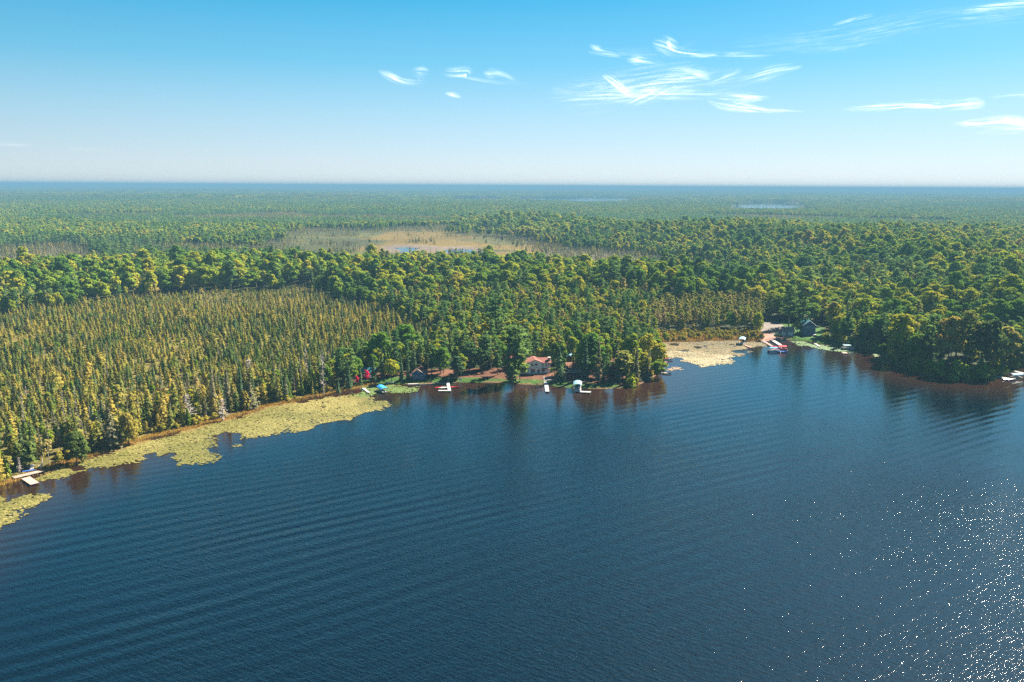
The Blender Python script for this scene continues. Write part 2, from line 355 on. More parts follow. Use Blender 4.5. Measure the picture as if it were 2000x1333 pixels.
# ------------------------------------------------------------ mesh helpers
class MB:
    def __init__(s): s.v = []; s.f = []; s.mi = []
    def add(s, vs, fs, mi=0):
        o = len(s.v); s.v += [tuple(p) for p in vs]; s.f += [tuple(i+o for i in f) for f in fs]; s.mi += [mi]*len(fs); return s
    def box(s, x0, x1, y0, y1, z0, z1, mi=0):
        return s.add([(x0,y0,z0),(x1,y0,z0),(x1,y1,z0),(x0,y1,z0),(x0,y0,z1),(x1,y0,z1),(x1,y1,z1),(x0,y1,z1)],
                     [(0,3,2,1),(4,5,6,7),(0,1,5,4),(1,2,6,5),(2,3,7,6),(3,0,4,7)], mi)
    def tube(s, p, q, r0, r1=None, n=6, mi=0):
        p = Vector(p); q = Vector(q); r1 = r0 if r1 is None else r1
        d = (q-p); 
        if d.length < 1e-6: return s
        d.normalize(); a = d.orthogonal().normalized(); b = d.cross(a)
        vs = [p+(a*math.cos(2*math.pi*k/n)+b*math.sin(2*math.pi*k/n))*r0 for k in range(n)]+[q+(a*math.cos(2*math.pi*k/n)+b*math.sin(2*math.pi*k/n))*r1 for k in range(n)]
        return s.add(vs, [(k, (k+1) % n, n+(k+1) % n, n+k) for k in range(n)]+[tuple(range(n-1,-1,-1)), tuple(range(n, 2*n))], mi)
    def extrude_y(s, pts, y0, y1, mi=0):     # pts: outline in xz, counter-clockwise seen from -y
        n = len(pts)
        return s.add([(x, y0, z) for x, z in pts]+[(x, y1, z) for x, z in pts],
                     [tuple(range(n)), tuple(range(2*n-1, n-1, -1))]+[((k+1) % n, k, n+k, n+(k+1) % n) for k in range(n)], mi)
    def quads(s, arr, mi=0):                 # arr (n,4,3)
        o = len(s.v); n = len(arr)
        s.v += [tuple(p) for p in arr.reshape(-1, 3).tolist()]
        s.f += [(o+4*k, o+4*k+1, o+4*k+2, o+4*k+3) for k in range(n)]; s.mi += [mi]*n; return s
    def mesh(s, name, mats):
        me = bpy.data.meshes.new(name); me.from_pydata(s.v, [], s.f); me.update()
        for m in mats: me.materials.append(m)
        if any(s.mi): me.polygons.foreach_set('material_index', s.mi)
        return me
    def build(s, name, mats, parent=None, smooth=False):
        if not isinstance(mats, (list, tuple)): mats = [mats]
        me = s.mesh(name, mats)
        if smooth: me.polygons.foreach_set('use_smooth', [True]*len(me.polygons))
        o = bpy.data.objects.new(name, me); col.objects.link(o)
        if parent: o.parent = parent
        return o
def tag(o, label=None, cat=None, group=None, kind=None):
    if label: o['label'] = label
    if cat: o['category'] = cat
    if group: o['group'] = group
    if kind: o['kind'] = kind
    return o
def empty(name, loc, rz, label, cat, group=None):
    o = bpy.data.objects.new(name, None); col.objects.link(o); o.location = loc; o.rotation_euler = (0, 0, rz)
    o.empty_display_size = .5
    return tag(o, label, cat, group)

# ------------------------------------------------------------ setting: ground and water
def polar_sheet(name, radii, angs, zf, mats):
    A2, R2 = np.meshgrid(angs, radii); x = R2*np.sin(A2); y = R2*np.cos(A2)
    z = zf(x, y); n, m = x.shape
    v = np.stack([x, y, z], -1).reshape(-1, 3)
    i = np.arange(n*m).reshape(n, m)
    f = np.stack([i[:-1, :-1], i[:-1, 1:], i[1:, 1:], i[1:, :-1]], -1).reshape(-1, 4)[:, ::-1]
    me = bpy.data.meshes.new(name); me.vertices.add(len(v)); me.vertices.foreach_set('co', v.ravel())
    me.loops.add(f.size); me.loops.foreach_set('vertex_index', f.ravel().astype(np.int32))
    me.polygons.add(len(f)); me.polygons.foreach_set('loop_start', np.arange(0, f.size, 4, dtype=np.int32)); me.polygons.foreach_set('loop_total', np.full(len(f), 4, dtype=np.int32))
    me.update(calc_edges=True); me.materials.append(mats)
    me.polygons.foreach_set('use_smooth', [True]*len(me.polygons))
    o = bpy.data.objects.new(name, me); col.objects.link(o)
    return o, v
fa = np.radians(np.arange(-38, 40.01, .16)); bk = np.radians(np.arange(43, 322, 4.0))
angs = np.concatenate([fa, bk, [fa[0]+2*math.pi]])
radii = np.concatenate([[2, 60, 120, 160], np.arange(190, 620, 1.6), np.geomspace(622, 1500, 120), np.geomspace(1520, 6000, 90), np.geomspace(6200, 40000, 70)])
def gz(x, y): return hgt(x, y)
ground, gv = polar_sheet('ground', radii, angs, gz, ground_material())
tag(ground, kind='structure')
def cover(v):
    x, y, z = v[:, 0], v[:, 1], v[:, 2]
    zt, u, vv, s = zone(x, y)
    c = np.tile(np.array([.035, .045, .018]), (len(v), 1))
    nz = vnoise(x, y, 9, 21, 3)[:, None]; nb = vnoise(x, y, 60, 22, 3)[:, None]
    def put(k, a, b, t=nz):
        k = k[:, None]; c[:] = np.where(k, np.array(a)*(1-t)+np.array(b)*t, c)
    put(zt == 'A', (.12, .11, .035), (.17, .14, .04))
    put(zt == 'S', (.11, .10, .06), (.15, .13, .08))
    put(zt == 'O', (.095, .092, .028), (.06, .068, .028), np.clip((nb-.3)*3.0, 0, 1))
    tan = (zt == 'O') & (vnoise(x, y, 140, 23, 3) > .55); put(tan, (.17, .12, .032), (.11, .085, .028))
    far = np.hypot(x, y) > 1700
    put(far & (zt == 'F'), (.045, .06, .03), (.075, .085, .045), np.clip((vnoise(x, y, 700, 24, 4)[:, None]-.3)*2.5, 0, 1))
    put(zt == 'R', (.14, .10, .025), (.2, .13, .03))
    red = (zt == 'Y'); put(red, (.09, .045, .03), (.2, .09, .055))
    lawn = inside(LAWN, u, vv) & (s > 0) & (vnoise(x, y, 12, 25, 2) > .35); put(lawn, (.04, .10, .022), (.07, .13, .03))
    put((zt == 'W'), (.04, .11, .025), (.06, .13, .03))
    put(inside(LOT, u, vv), (.19, .17, .16), (.24, .21, .20))
    put(inside([(1486,654),(1500,650),(1512,660),(1545,660),(1545,666),(1486,668)], u, vv) & (s > -.5), (.30, .17, .14), (.34, .2, .17))
    edge = (s > -3) & (s < 1.5) & (u < 735); put(edge, (.17, .075, .02), (.24, .13, .03))
    edge = (s > -3) & (s < 1.2) & (u > 735) & (u < 1297); put(edge & (nz[:, 0] > .5), (.13, .075, .045), (.2, .11, .07))
    deep = s < -3; put(deep, (.05, .03, .02), (.05, .03, .02))
    for q in PONDS:
        k = sdist(q, x, y) < 14; put(k, (.13, .105, .085), (.17, .135, .11))
    return c
ca = ground.data.color_attributes.new('cover', 'FLOAT_COLOR', 'POINT')
cc = np.ones((len(gv), 4)); cc[:, :3] = cover(gv); ca.data.foreach_set('color', cc.ravel())

wr = np.concatenate([[2, 40, 80, 120, 150], np.arange(180, 560, 4.0), np.geomspace(565, 1500, 40), np.geomspace(1700, 39000, 20)])
wa = np.concatenate([np.radians(np.arange(-38, 40.01, .6)), bk, [fa[0]+2*math.pi]])
water, wv = polar_sheet('water', wr, wa, lambda x, y: np.zeros_like(x), water_material())
tag(water, kind='structure')
ws = -sdist(LAKE, wv[:, 0], wv[:, 1])
shal = smooth(48, 3, ws)
for q in PONDS+FARL: shal = np.where(sdist(q, wv[:, 0], wv[:, 1]) < 30, .0, shal)
calm = np.maximum(smooth(95, 15, ws)*.95, .88*smooth(200, 350, np.hypot(wv[:, 0], wv[:, 1])))
for q in PONDS+FARL: calm = np.where(sdist(q, wv[:, 0], wv[:, 1]) < 200, 1.0, calm)
calm = np.where(np.hypot(wv[:, 0], wv[:, 1]) > 1400, 1.0, calm)
at = water.data.attributes.new('calm', 'FLOAT', 'POINT'); at.data.foreach_set('value', calm.astype(np.float32))
at = water.data.attributes.new('shallow', 'FLOAT', 'POINT'); at.data.foreach_set('value', shal.astype(np.float32))

# ------------------------------------------------------------ trees
rng = np.random.default_rng(5)
def unit(v): return v/np.maximum(np.linalg.norm(v, axis=-1, keepdims=True), 1e-9)
def leaf_quads(c, n, size, aspect=1.0, jit=.45):
    """one small leafy face per point c, roughly facing n"""
    k = len(c); n = unit(n + rng.normal(0, jit, (k, 3))*.7)
    t = unit(np.cross(n, rng.normal(0, 1, (k, 3)))); b = np.cross(n, t)
    s = (size*rng.uniform(.6, 1.35, k))[:, None]
    t = t*s*.5*aspect; b = b*s*.5
    j = lambda: rng.uniform(.65, 1.15, (k, 1))
    return np.stack([c-t*j()-b*j(), c+t*j()-b*j()*.8, c+t*j()+b*j(), c-t*j()*.8+b*j()], 1)
def broadleaf(h, r, nl, nq, size, low=.25, narrow=1.0):
    """crown of overlapping leaf masses; returns quads"""
    Q = []
    for k in range(nl):
        a = k*2.4+rng.uniform(-.5, .5); t = (k+.5)/nl
        zc = h*(low+.1+(.82-low)*t); prof = math.sin(math.pi*min(1, .25+.72*t))**.7
        rr = r*prof*rng.uniform(.35, .72)*narrow
        ctr = np.array([math.cos(a)*rr, math.sin(a)*rr, zc])
        lr = r*rng.uniform(.36, .58)*(1-.25*t)*narrow**.5; lz = lr*rng.uniform(.6, .85)
        m = nq//nl; d = unit(rng.normal(0, 1, (m, 3))+np.array([0, 0, .45]))
        d = d*rng.uniform(.72, 1.06, (m, 1))
        p = ctr+d*np.array([lr, lr, lz]); out = unit(d+.35*unit(p-np.array([0, 0, h*.5]))+np.array([0, 0, .25]))
        Q.append(leaf_quads(p, out, size))
    return np.concatenate(Q)
def conifer(h, r, whorls, per, segs, size, base=.1, taper=.85, droop=.25, gap=.12):
    Q = []
    for k in range(whorls):
        t = (k+rng.uniform(-.3, .3))/whorls; t = min(max(t, 0), .97)
        z = h*(base+(1-base)*t); rr = r*(1-t)**taper*rng.uniform(.75, 1.15)
        n = max(3, int(per*(1-.5*t)))
        for j in range(n):
            if rng.random() < gap: continue
            a = 2*math.pi*(j+rng.uniform(-.35, .35))/n+k; L = rr*rng.uniform(.7, 1.2)
            d = np.array([math.cos(a), math.sin(a), -droop+rng.uniform(-.12, .12)])
            u = (np.arange(segs)+.6)/segs
            c = np.array([0, 0, z])+d*L*u[:, None]; 
            nn = np.tile(np.array([math.cos(a)*.85, math.sin(a)*.85, .5]), (segs, 1))
            Q.append(leaf_quads(c, nn, size*(1.15-.5*t)*rng.uniform(.8, 1.2), 1.0, .4))
    top = np.stack([np.zeros(4), np.zeros(4), h*np.array([.93, .96, .98, 1.0])], -1)
    Q.append(leaf_quads(top, np.tile([1., 0, .2], (4, 1)), size*.55)*1.0)
    return np.concatenate(Q)
def pine(h, r, tiers, per, clumps, size):
    Q = []; br = []
    for k in range(tiers):
        t = (k+.3*rng.random())/tiers; z = h*(.26+.72*t)
        rr = r*(math.sin(math.pi*(.22+.74*t))**.8)*rng.uniform(.7, 1.25)
        for j in range(max(2, int(per*(1-.3*t)))):
            a = rng.uniform(0, 2*math.pi); L = rr*rng.uniform(.55, 1.1)
            tip = np.array([math.cos(a)*L, math.sin(a)*L, z+L*rng.uniform(.05, .3)]); br.append(((0, 0, z), tuple(tip)))
            for q in range(clumps):
                u = .35+.65*(q+rng.random())/clumps
                c0 = np.array([0, 0, z])*(1-u)+tip*u; m = 6
                p = c0+rng.normal(0, 1, (m, 3))*np.array([.42, .42, .16])*size*1.6
                Q.append(leaf_quads(p, np.tile([math.cos(a)*.6, math.sin(a)*.6, .8], (m, 1)), size, 1.1, .6))
    return np.concatenate(Q), br
def trunk_mb(h, r, top=.9, lean=0.0, n=6, mi=0, limbs=0, r2=None):
    mb = MB(); p = Vector((0, 0, -.6)); segs = 4
    for k in range(segs):
        q = Vector((lean*((k+1)/segs)**2*h*.1+random.uniform(-.06, .06), random.uniform(-.06, .06), h*top*(k+1)/segs))
        mb.tube(p, q, r*(1-.85*k/segs), r*(1-.85*(k+1)/segs), n, mi); p = q
    for k in range(limbs):
        a = random.uniform(0, 6.28); z = h*random.uniform(.3, .75); L = (r2 or h*.2)*random.uniform(.4, .8)
        mb.tube((0, 0, z), (math.cos(a)*L, math.sin(a)*L, z+L*.55), r*.35, r*.1, 4, mi)
    return mb
def make_kind(kind, v, lod):
    """returns (crown quads or None, crown material, trunk MB, trunk material, height, radius)"""
    f = {0: 1.0, 1: .42, 2: .16}[lod]; s = {0: 1.0, 1: 1.5, 2: 2.3}[lod]
    if kind == 'spruce':
        h = 11; r = (2.0, 2.3, 1.7, 2.7, 2.2, 1.9)[v % 6]
        q = conifer(h, r, int(17*f**.5), int(8*f**.3), 3 if lod == 0 else 2 if lod == 1 else 1, .80*s, base=(.06, .12, .2, .05, .1, .25)[v % 6], taper=(.7, .4, .5, .45, .35, .6)[v % 6])
        return q, M['spruce'], trunk_mb(h, .13, .95), M['bark'], h, r
    if kind == 'darkspruce':
        h = 15; r = (2.3, 2.9, 2.0)[v % 3]
        q = conifer(h, r, int(24*f**.5), int(10*f**.3), 4 if lod == 0 else 2 if lod == 1 else 1, .68*s, base=.06, taper=.9, droop=.32)
        return q, M['darkspruce'], trunk_mb(h, .18, .95), M['bark'], h, r
    if kind == 'cedar':
        h = 9; r = (2.4, 1.9)[v % 2]
        q = conifer(h, r, int(20*f**.5), int(10*f**.3), 3 if lod == 0 else 2 if lod == 1 else 1, .7*s, base=.02, taper=.55, droop=.1, gap=.05)
        return q, M['cedar'], trunk_mb(h, .13, .9), M['bark'], h, r
    if kind == 'bush':
        h = 5; r = 3.2; q = broadleaf(h, r, 9, int(620*f), .6*s, low=-.05)
        return q, M['leaf'], trunk_mb(h, .1, .7, limbs=4, r2=1.6), M['bark'], h, r
    if kind == 'greyspruce':
        h = 9; r = (1.0, 1.3, .8)[v % 3]
        q = conifer(h, r, int(12*f**.5), int(5*f**.3)+1, 2 if lod < 2 else 1, .5*s, base=.3, taper=.6, gap=.25)
        return q, M['greyspruce'], trunk_mb(h, .1, .95, n=4), M['deadwood'], h, r
    if kind == 'leaf':
        h = (16, 17.5, 14.5, 16)[v % 4]; r = (5.2, 4.8, 5.6, 4.3)[v % 4]
        q = broadleaf(h, r, (10, 12, 9, 11)[v % 4], int(1700*f), .78*s)
        return q, M['leaf'], trunk_mb(h, .25, .75, limbs=4 if lod < 2 else 0, r2=r), M['bark'], h, r
    if kind == 'lush':
        h = 15; r = 5.2
        q = broadleaf(h, r, 18, int(2600*f), .68*s, low=.08)
        return q, M['lushleaf'], trunk_mb(h, .28, .75, limbs=5, r2=r), M['bark'], h, r
    if kind == 'aspen':
        h = (14, 15)[v % 2]; r = (2.3, 2.0)[v % 2]
        q = broadleaf(h, r, 9, int(560*f), .62*s, low=.38)
        return q, M['aspen'], trunk_mb(h, .15, .85, limbs=4, r2=1.6), M['birchbark'], h, r
    if kind == 'pine':
        h = (23, 21, 25, 22)[v % 4]; r = (4.6, 4.0, 4.3, 5.2)[v % 4]
        q, br = pine(h, r, int(13*f**.4), int(6*f**.3), max(1, int(4*f**.6)), .72*s)
        t = trunk_mb(h, .32, .97)
        if lod == 0:
            for a, b in br[::2]: t.tube(a, b, .07, .03, 3)
        return q, M['pine'], t, M['bark'], h, r
    if kind == 'dead':
        h = (14, 12, 9)[v % 3]; t = trunk_mb(h, .2, 1.0, n=6)
        for k in range((46, 34, 60)[v % 3]):
            z = h*random.uniform(.18, .97); a = random.uniform(0, 6.28); L = (1-z/h*.8)*(2.3, 1.5, 3.0)[v % 3]*random.uniform(.5, 1.1)
            e = Vector((math.cos(a)*L, math.sin(a)*L, z+L*random.uniform(-.25, .55)))
            t.tube((0, 0, z), e, .11, .05, 3)
            for j in range(3):
                u = random.uniform(.35, .95); p = Vector((0, 0, z)).lerp(e, u); t.tube(p, p+Vector((random.uniform(-.6, .6), random.uniform(-.6, .6), random.uniform(-.1, .6))), .04, .02, 3)
        return None, None, t, M['deadwood'], h, 2
    if kind == 'shrub':
        h = 2.6; r = 1.7; q = broadleaf(h, r, 7, int(260*f), .5*s, low=.0)
        return q, M['gold'], trunk_mb(h, .06, .7, limbs=3, r2=1), M['bark'], h, r
NV = dict(cedar=2, bush=1, spruce=6, darkspruce=3, greyspruce=3, leaf=4, lush=1, aspen=2, pine=4, dead=3, shrub=2)
LIB = {}
def lib(kind, v):
    v %= NV[kind]
    if (kind, v) not in LIB:
        q, cm, t, tm, h, r = make_kind(kind, v, 0)
        LIB[kind, v] = (MB().quads(q).mesh('crown', [cm]) if q is not None else None, t.mesh('trunk', [tm]), h, r)
    return LIB[kind, v]
NAME = dict(cedar='cedar_tree', bush='leafy_bush', spruce='conifer_tree', darkspruce='spruce_tree', greyspruce='thin_spruce_tree', leaf='broadleaf_tree', lush='maple_tree', aspen='birch_tree', pine='pine_tree', dead='dead_tree', shrub='shrub')
CAT = dict(cedar='tree', bush='bush', spruce='tree', darkspruce='tree', greyspruce='tree', leaf='tree', lush='tree', aspen='tree', pine='tree', dead='dead tree', shrub='shrub')
def tree(kind, v, x, y, hgt_, rad, rz, label, group=None, name=None, crown_mat=None, trunk_mat=None, z=None):
    cm, tm, h, r = lib(kind, v)
    o = empty(name or NAME[kind], (x, y, hz(x, y) if z is None else z), rz, label, CAT[kind], group)
    sz = hgt_/h; sx = sz if rad is None else rad/r; o.scale = (sx, sx, sz)
    for nm, me in (('crown', cm), ('trunk', tm)):
        if me is None: continue
        if kind == 'dead' and nm == 'trunk': nm = 'trunk'
        if nm == 'crown' and crown_mat: me = me.copy(); me.materials[0] = crown_mat
        if nm == 'trunk' and trunk_mat: me = me.copy(); me.materials[0] = trunk_mat
        c = bpy.data.objects.new(nm, me); col.objects.link(c); c.parent = o
    return o
def tree_px(kind, v, px, base, top, wpx, label, **kw):
    """tree measured in the photograph: pixel column, base row, top row, width"""
    x, y = G(px, base, .8); d = math.hypot(math.hypot(x, y), H)
    hh = (base-top)*d/FPX*1.03; rr = wpx*.5*d/FPX if wpx else None
    return tree(kind, v, x, y, hh, rr, random.uniform(0, 6.28), label, **kw)

HERO = [  # kind, variant, column, base, top, width, label, extra
 ('pine',0,1006,743,630,66,'tallest broad white pine at the water edge in front of the white house',{}),
 ('pine',2,968,682,574,44,'tall narrow pine rising above the woods behind the shore cabins',{}),
 ('pine',1,948,722,655,40,'dark pine standing just left of the tallest shoreline pine',{}),
 ('pine',3,917,728,668,38,'dark pine above the sunlit yard right of the small white gable',{}),
 ('darkspruce',1,1092,743,681,33,'dense grey green spruce directly right of the white house',{}),
 ('darkspruce',0,1143,741,664,25,'tall pointed spruce before the bright green maple',{}),
 ('darkspruce',2,1168,741,660,22,'pinkish grey thinning spruce right of the bright green maple',{'crown_mat':'greyspruce'}),
 ('darkspruce',2,1178,744,712,12,'short slim spruce on the bank near the point',{}),
 ('lush',0,1152,728,651,62,'rounded bright green maple behind the dark cottage',{}),
 ('darkspruce',2,1203,734,667,20,'mauve grey dying spruce in the trees of the point',{'crown_mat':'greyspruce'}),
 ('pine',1,1216,741,686,48,'yellow green young pine leaning out over the bank of the point',{'crown_mat':'aspen'}),
 ('darkspruce',2,1242,744,678,20,'thin brownish spruce near the end of the point',{'crown_mat':'greyspruce'}),
 ('darkspruce',1,1264,738,690,24,'pink grey bare looking spruce near the end of the point',{'crown_mat':'greyspruce'}),
 ('leaf',1,1283,722,668,34,'yellow green tree at the tip of the point above the red boat',{}),
 ('leaf',0,1285,736,698,36,'low bushy tree overhanging the tip of the point',{}),
 ('leaf',2,1262,715,655,42,'round green tree behind the pink grey spruce of the point',{}),
 ('leaf',3,1232,722,652,40,'dark green tree in the middle of the point',{}),
 ('darkspruce',0,730,744,699,17,'blue grey spruce between the red shrub and the sunny clearing',{}),
 ('darkspruce',1,682,756,714,17,'small grey spruce left of the crimson shrubs',{}),
 ('darkspruce',2,704,750,711,12,'slim grey spruce between the two crimson shrubs',{}),
 ('darkspruce',2,661,763,732,9,'smallest slim spruce on the lake bank left of the crimson shrubs',{}),
 ('leaf',0,765,745,699,34,'yellow topped tree left of the blue cabin',{}),
 ('darkspruce',0,784,742,691,14,'slim spruce left of the blue cabin',{}),
 ('darkspruce',0,797,741,694,14,'slim spruce just behind the blue cabin roof',{}),
 ('pine',1,892,740,694,30,'dark low pine between the blue cabin and the sunlit yard',{'crown_mat':'darkspruce'}),
 ('leaf',2,860,733,680,48,'dark leafy tree right of the blue cabin',{}),
 ('pine',2,1000,752,700,34,'lower pine boughs at the waterline below the tallest pine',{}),
 ('leaf',0,1015,741,697,36,'leafy bush tree hiding the left end of the white house',{}),
 ('leaf',2,742,722,652,50,'dark round tree behind the blue grey spruce',{}),
 ('lush',0,790,690,636,54,'bright yellow green maple above the blue cabin',{}),
 ('dead',0,632,768,682,24,'tallest bleached dead tree on the left shore',{}),
 ('dead',1,600,752,682,20,'dead tree just left of the tallest bleached snag',{}),
 ('dead',1,588,757,700,12,'short thin dead tree left of the pair of bleached snags',{}),
 ('dead',2,488,752,706,30,'pale bushy dead crown among the bog conifers',{}),
 ('dead',2,368,823,774,28,'twiggy grey dead tree above the left lily pads',{}),
 ('dead',2,436,818,777,24,'grey dead tree on the bank right of the twiggy one',{}),
 ('dead',1,128,842,775,14,'weathered snag at left among near conifers',{}),
 ('dead',0,50,850,778,10,'leftmost weathered snag in the bog forest',{}),
 ('dead',1,152,830,762,10,'thin pale snag near the left edge',{}),
 ('dead',1,378,730,690,8,'lone pale snag in the middle of the bog forest',{}),
 ('darkspruce',0,417,802,720,20,'tall thin spruce of the left shore cluster, leftmost',{'crown_mat':'greyspruce'}),
 ('darkspruce',2,446,800,725,22,'tall grey spruce in the middle of the left shore cluster',{'crown_mat':'greyspruce'}),
 ('darkspruce',2,472,797,722,18,'slender tall spruce right in the left shore cluster',{'crown_mat':'darkspruce'}),
 ('darkspruce',1,490,795,745,36,'broad pale spruce at the right of the left shore cluster',{'crown_mat':'greyspruce'}),
 ('darkspruce',0,536,768,698,12,'bare stemmed tall spruce between shore cluster and snags',{'crown_mat':'greyspruce'}),
 ('darkspruce',2,551,778,736,16,'young spruce standing forward on the bank',{}),
 ('darkspruce',1,218,872,802,46,'broad pale spruce near the left lily pads',{'crown_mat':'greyspruce'}),
 ('lush',0,252,865,806,34,'bright yellow green cedar beside the broad pale spruce',{'crown_mat':'spruce'}),
 ('lush',0,150,900,842,40,'bright green conical cedar near the wooden dock',{'crown_mat':'spruce'}),
 ('dead',1,1747,700,655,12,'leaning bare white tree before the big shoreline grove on the right',{}),
 ('pine',1,1655,672,612,18,'narrow pine above the moored white pontoon boat',{}),
 ('pine',0,1720,682,617,20,'narrow pine left of the big shoreline grove on the right',{}),
 ('pine',2,1565,650,558,34,'tall pine directly left of the blue house',{}),
 ('pine',0,1540,640,560,40,'tall dark pine behind the grey roofed garage',{}),
 ('leaf',0,1557,652,628,22,'yellow bush between the grey garage and the blue house',{}),
 ('leaf',3,1625,655,594,34,'dark tree right of the blue house',{}),
 ('leaf',1,1478,656,612,22,'pale trunked tree beside the gravel lot',{}),
 ('leaf',2,1460,664,647,12,'round yellow bush left of the gravel lot',{'crown_mat':'gold'}),
 ('leaf',2,1487,664,650,12,'round yellow bush by the pink landing',{'crown_mat':'gold'}),
 ('leaf',1,1765,705,624,58,'yellow topped tree at the left of the big right grove',{'crown_mat':'gold'}),
 ('pine',3,1815,722,625,70,'broad dark pine at the left centre of the big right grove',{}),
 ('leaf',0,1850,730,630,72,'large leafy tree in the middle of the big right grove',{'crown_mat':'spruce'}),
 ('pine',0,1885,732,622,62,'tall pine at the crest of the big right grove',{'crown_mat':'spruce'}),
 ('leaf',2,1925,735,640,76,'large leafy tree at the right of the big right grove',{'crown_mat':'spruce'}),
 ('leaf',3,1960,728,648,60,'drooping tree at the right end of the big right grove',{'crown_mat':'aspen'}),
 ('leaf',1,1800,722,672,34,'low dark tree on the bank of the big right grove',{}),
 ('bush',0,1870,737,706,40,'low leafy growth hanging over the water of the right grove',{}),
 ('bush',0,1912,738,710,38,'low leafy growth near the right docks',{}),
 ('bush',0,1832,733,704,36,'low leafy growth at the left of the right grove bank',{}),
]
herop = []
for kind, v, px, b, t, wd, lab, ex in HERO:
    if px > 1760 and kind != 'bush': b -= 9; wd *= .8
    ex = {k: M[vv] for k, vv in ex.items()}
    o = tree_px(kind, v, px, b, t, wd, lab, **ex); herop.append((o.location.x, o.location.y, max(1.5, wd*.3*math.hypot(o.location.x, o.location.y)/FPX)))

HOUSES = []   # filled below with (x, y, radius) so that trees keep clear
HP = [(1053,728,9),(1062,724,9),(817,738,6),(1124,726,7),(905,714,5),(1195,720,4),(716,738,5),(1580,648,7),(1536,650,7),(994,714,5)]
for px, py, r_ in HP: HOUSES.append((*G(px, py, .9), r_))

def scatter(sp, y0, y1, seed):
    g = np.random.default_rng(seed)
    ny = int((y1-y0)/sp); X = []; Y = []
    for i in range(ny):
        yy = y0+i*sp; hw = .643*yy*1.05+45
        xs = np.arange(-hw, hw+60, sp); X.append(xs+g.uniform(-.48, .48, len(xs))*sp); Y.append(yy+g.uniform(-.48, .48, len(xs))*sp)
    return np.concatenate(X), np.concatenate(Y)
PT = {}   # kind -> list of arrays (x, y, h scale, w scale, lod)
def emit(kind, x, y, hs, ws):
    PT.setdefault(kind, []).append(np.stack([x, y, hs, ws], -1))
def keep_clear(x, y):
    k = np.ones(len(x), bool)
    for hx, hy, r in herop: k &= np.hypot(x-hx, y-hy) > r*.8
    for hx, hy, r in HOUSES: k &= (np.hypot(x-hx, y-hy) > r)
    for hx, hy, r in HOUSES:                                   # the strip between a house and the lake is open lawn
        k &= ~((np.abs(x-hx*(y/hy)) < r*.8) & (y < hy) & (y > hy-22))
    return k
# bog forest and other close woods
x, y = scatter(2.7, 200, 1150, 1); zt, u, v, s = zone(x, y)
k = (zt == 'A') & (s > 2.5) & keep_clear(x, y); xx, yy, ss, uu, vq = x[k], y[k], s[k], u[k], v[k]
n1 = vnoise(xx, yy, 45, 31, 3); g = rng.random(len(xx))
dens = .95-.40*smooth(.45, .7, vnoise(xx, yy, 22, 33, 3))
sel = g < dens
hs = (.30+.36*rng.random(len(xx))**1.3)*(1+.65*smooth(55, 8, ss))*(.78+.42*n1)*(1-.22*smooth(630, 560, vq))
q_ = rng.random(len(xx)); hs = hs*np.where(q_ < .06, 1.4, np.where(q_ > .75, .75, 1.0))
isg = (rng.random(len(xx)) < .10+.10*(ss < 45)+.35*smooth(640, 585, vq)*smooth(200, 400, uu)); isd = (~isg) & (rng.random(len(xx)) < .05+.10*(n1 > .62)); isa = (~isg)&(~isd)&(rng.random(len(xx)) < .05*(ss < 60)+.02); isc = (~isg)&(~isd)&(~isa)&(rng.random(len(xx)) < .05+.12*(ss < 50)); isl = (~isg)&(~isc)&(~isd)&(~isa)&(rng.random(len(xx)) < .07+.06*(ss < 90)+.15*(n1 < .4))
dd = (~isg)&(~isd)&(~isa)&(rng.random(len(xx)) < .014+.06*(ss < 40))
emit('greyspruce', *[a[sel & isg] for a in (xx, yy, hs*1.15, hs*1.2)]); emit('darkspruce', *[a[sel & isd] for a in (xx, yy, hs*.85, hs*.8)])
emit('aspen', *[a[sel & isa] for a in (xx, yy, hs*.7, hs*.9)]); emit('dead', *[a[sel & dd] for a in (xx, yy, hs*.85, hs*.6)])
emit('leaf', *[a[sel & isl & ~dd] for a in (xx, yy, hs*.5, hs*.5)])
emit('cedar', *[a[sel & isc & ~dd & ~isl] for a in (xx, yy, hs*1.0, hs*1.1)])
m_ = sel & ~isc & ~isg & ~isd & ~isa & ~dd & ~isl; emit('spruce', *[a[m_] for a in (xx, yy, hs, hs*rng.uniform(.9, 1.65, len(xx)))])
# mixed woods by the cabins, birch strip
x, y = scatter(4.3, 300, 800, 2); zt, u, v, s = zone(x, y)
k = np.isin(zt, ['M', 'B']) & (s > 2.5) & keep_clear(x, y); x, y, s, zt = x[k], y[k], s[k], zt[k]
g = rng.random(len(x)); hs = rng.uniform(.7, 1.1, len(x)); B = zt == 'B'
for kind, a, b, q in (('leaf', 0, .48, .72), ('pine', .48, .58, .72), ('spruce', .58, .74, 1.0), ('darkspruce', .74, .84, .85), ('aspen', .84, .97, .9), ('greyspruce', .97, 1.01, 1.3)):
    m_ = (~B) & (g >= a) & (g < b); emit(kind, x[m_], y[m_], hs[m_]*q, hs[m_]*q*.95)
for kind, a, b, q in (('aspen', 0, .62, .88), ('spruce', .62, .78, 1.0), ('leaf', .78, .93, .62), ('greyspruce', .93, 1.01, 1.4)):
    m_ = B & (g >= a) & (g < b); emit(kind, x[m_], y[m_], hs[m_]*q, hs[m_]*q)
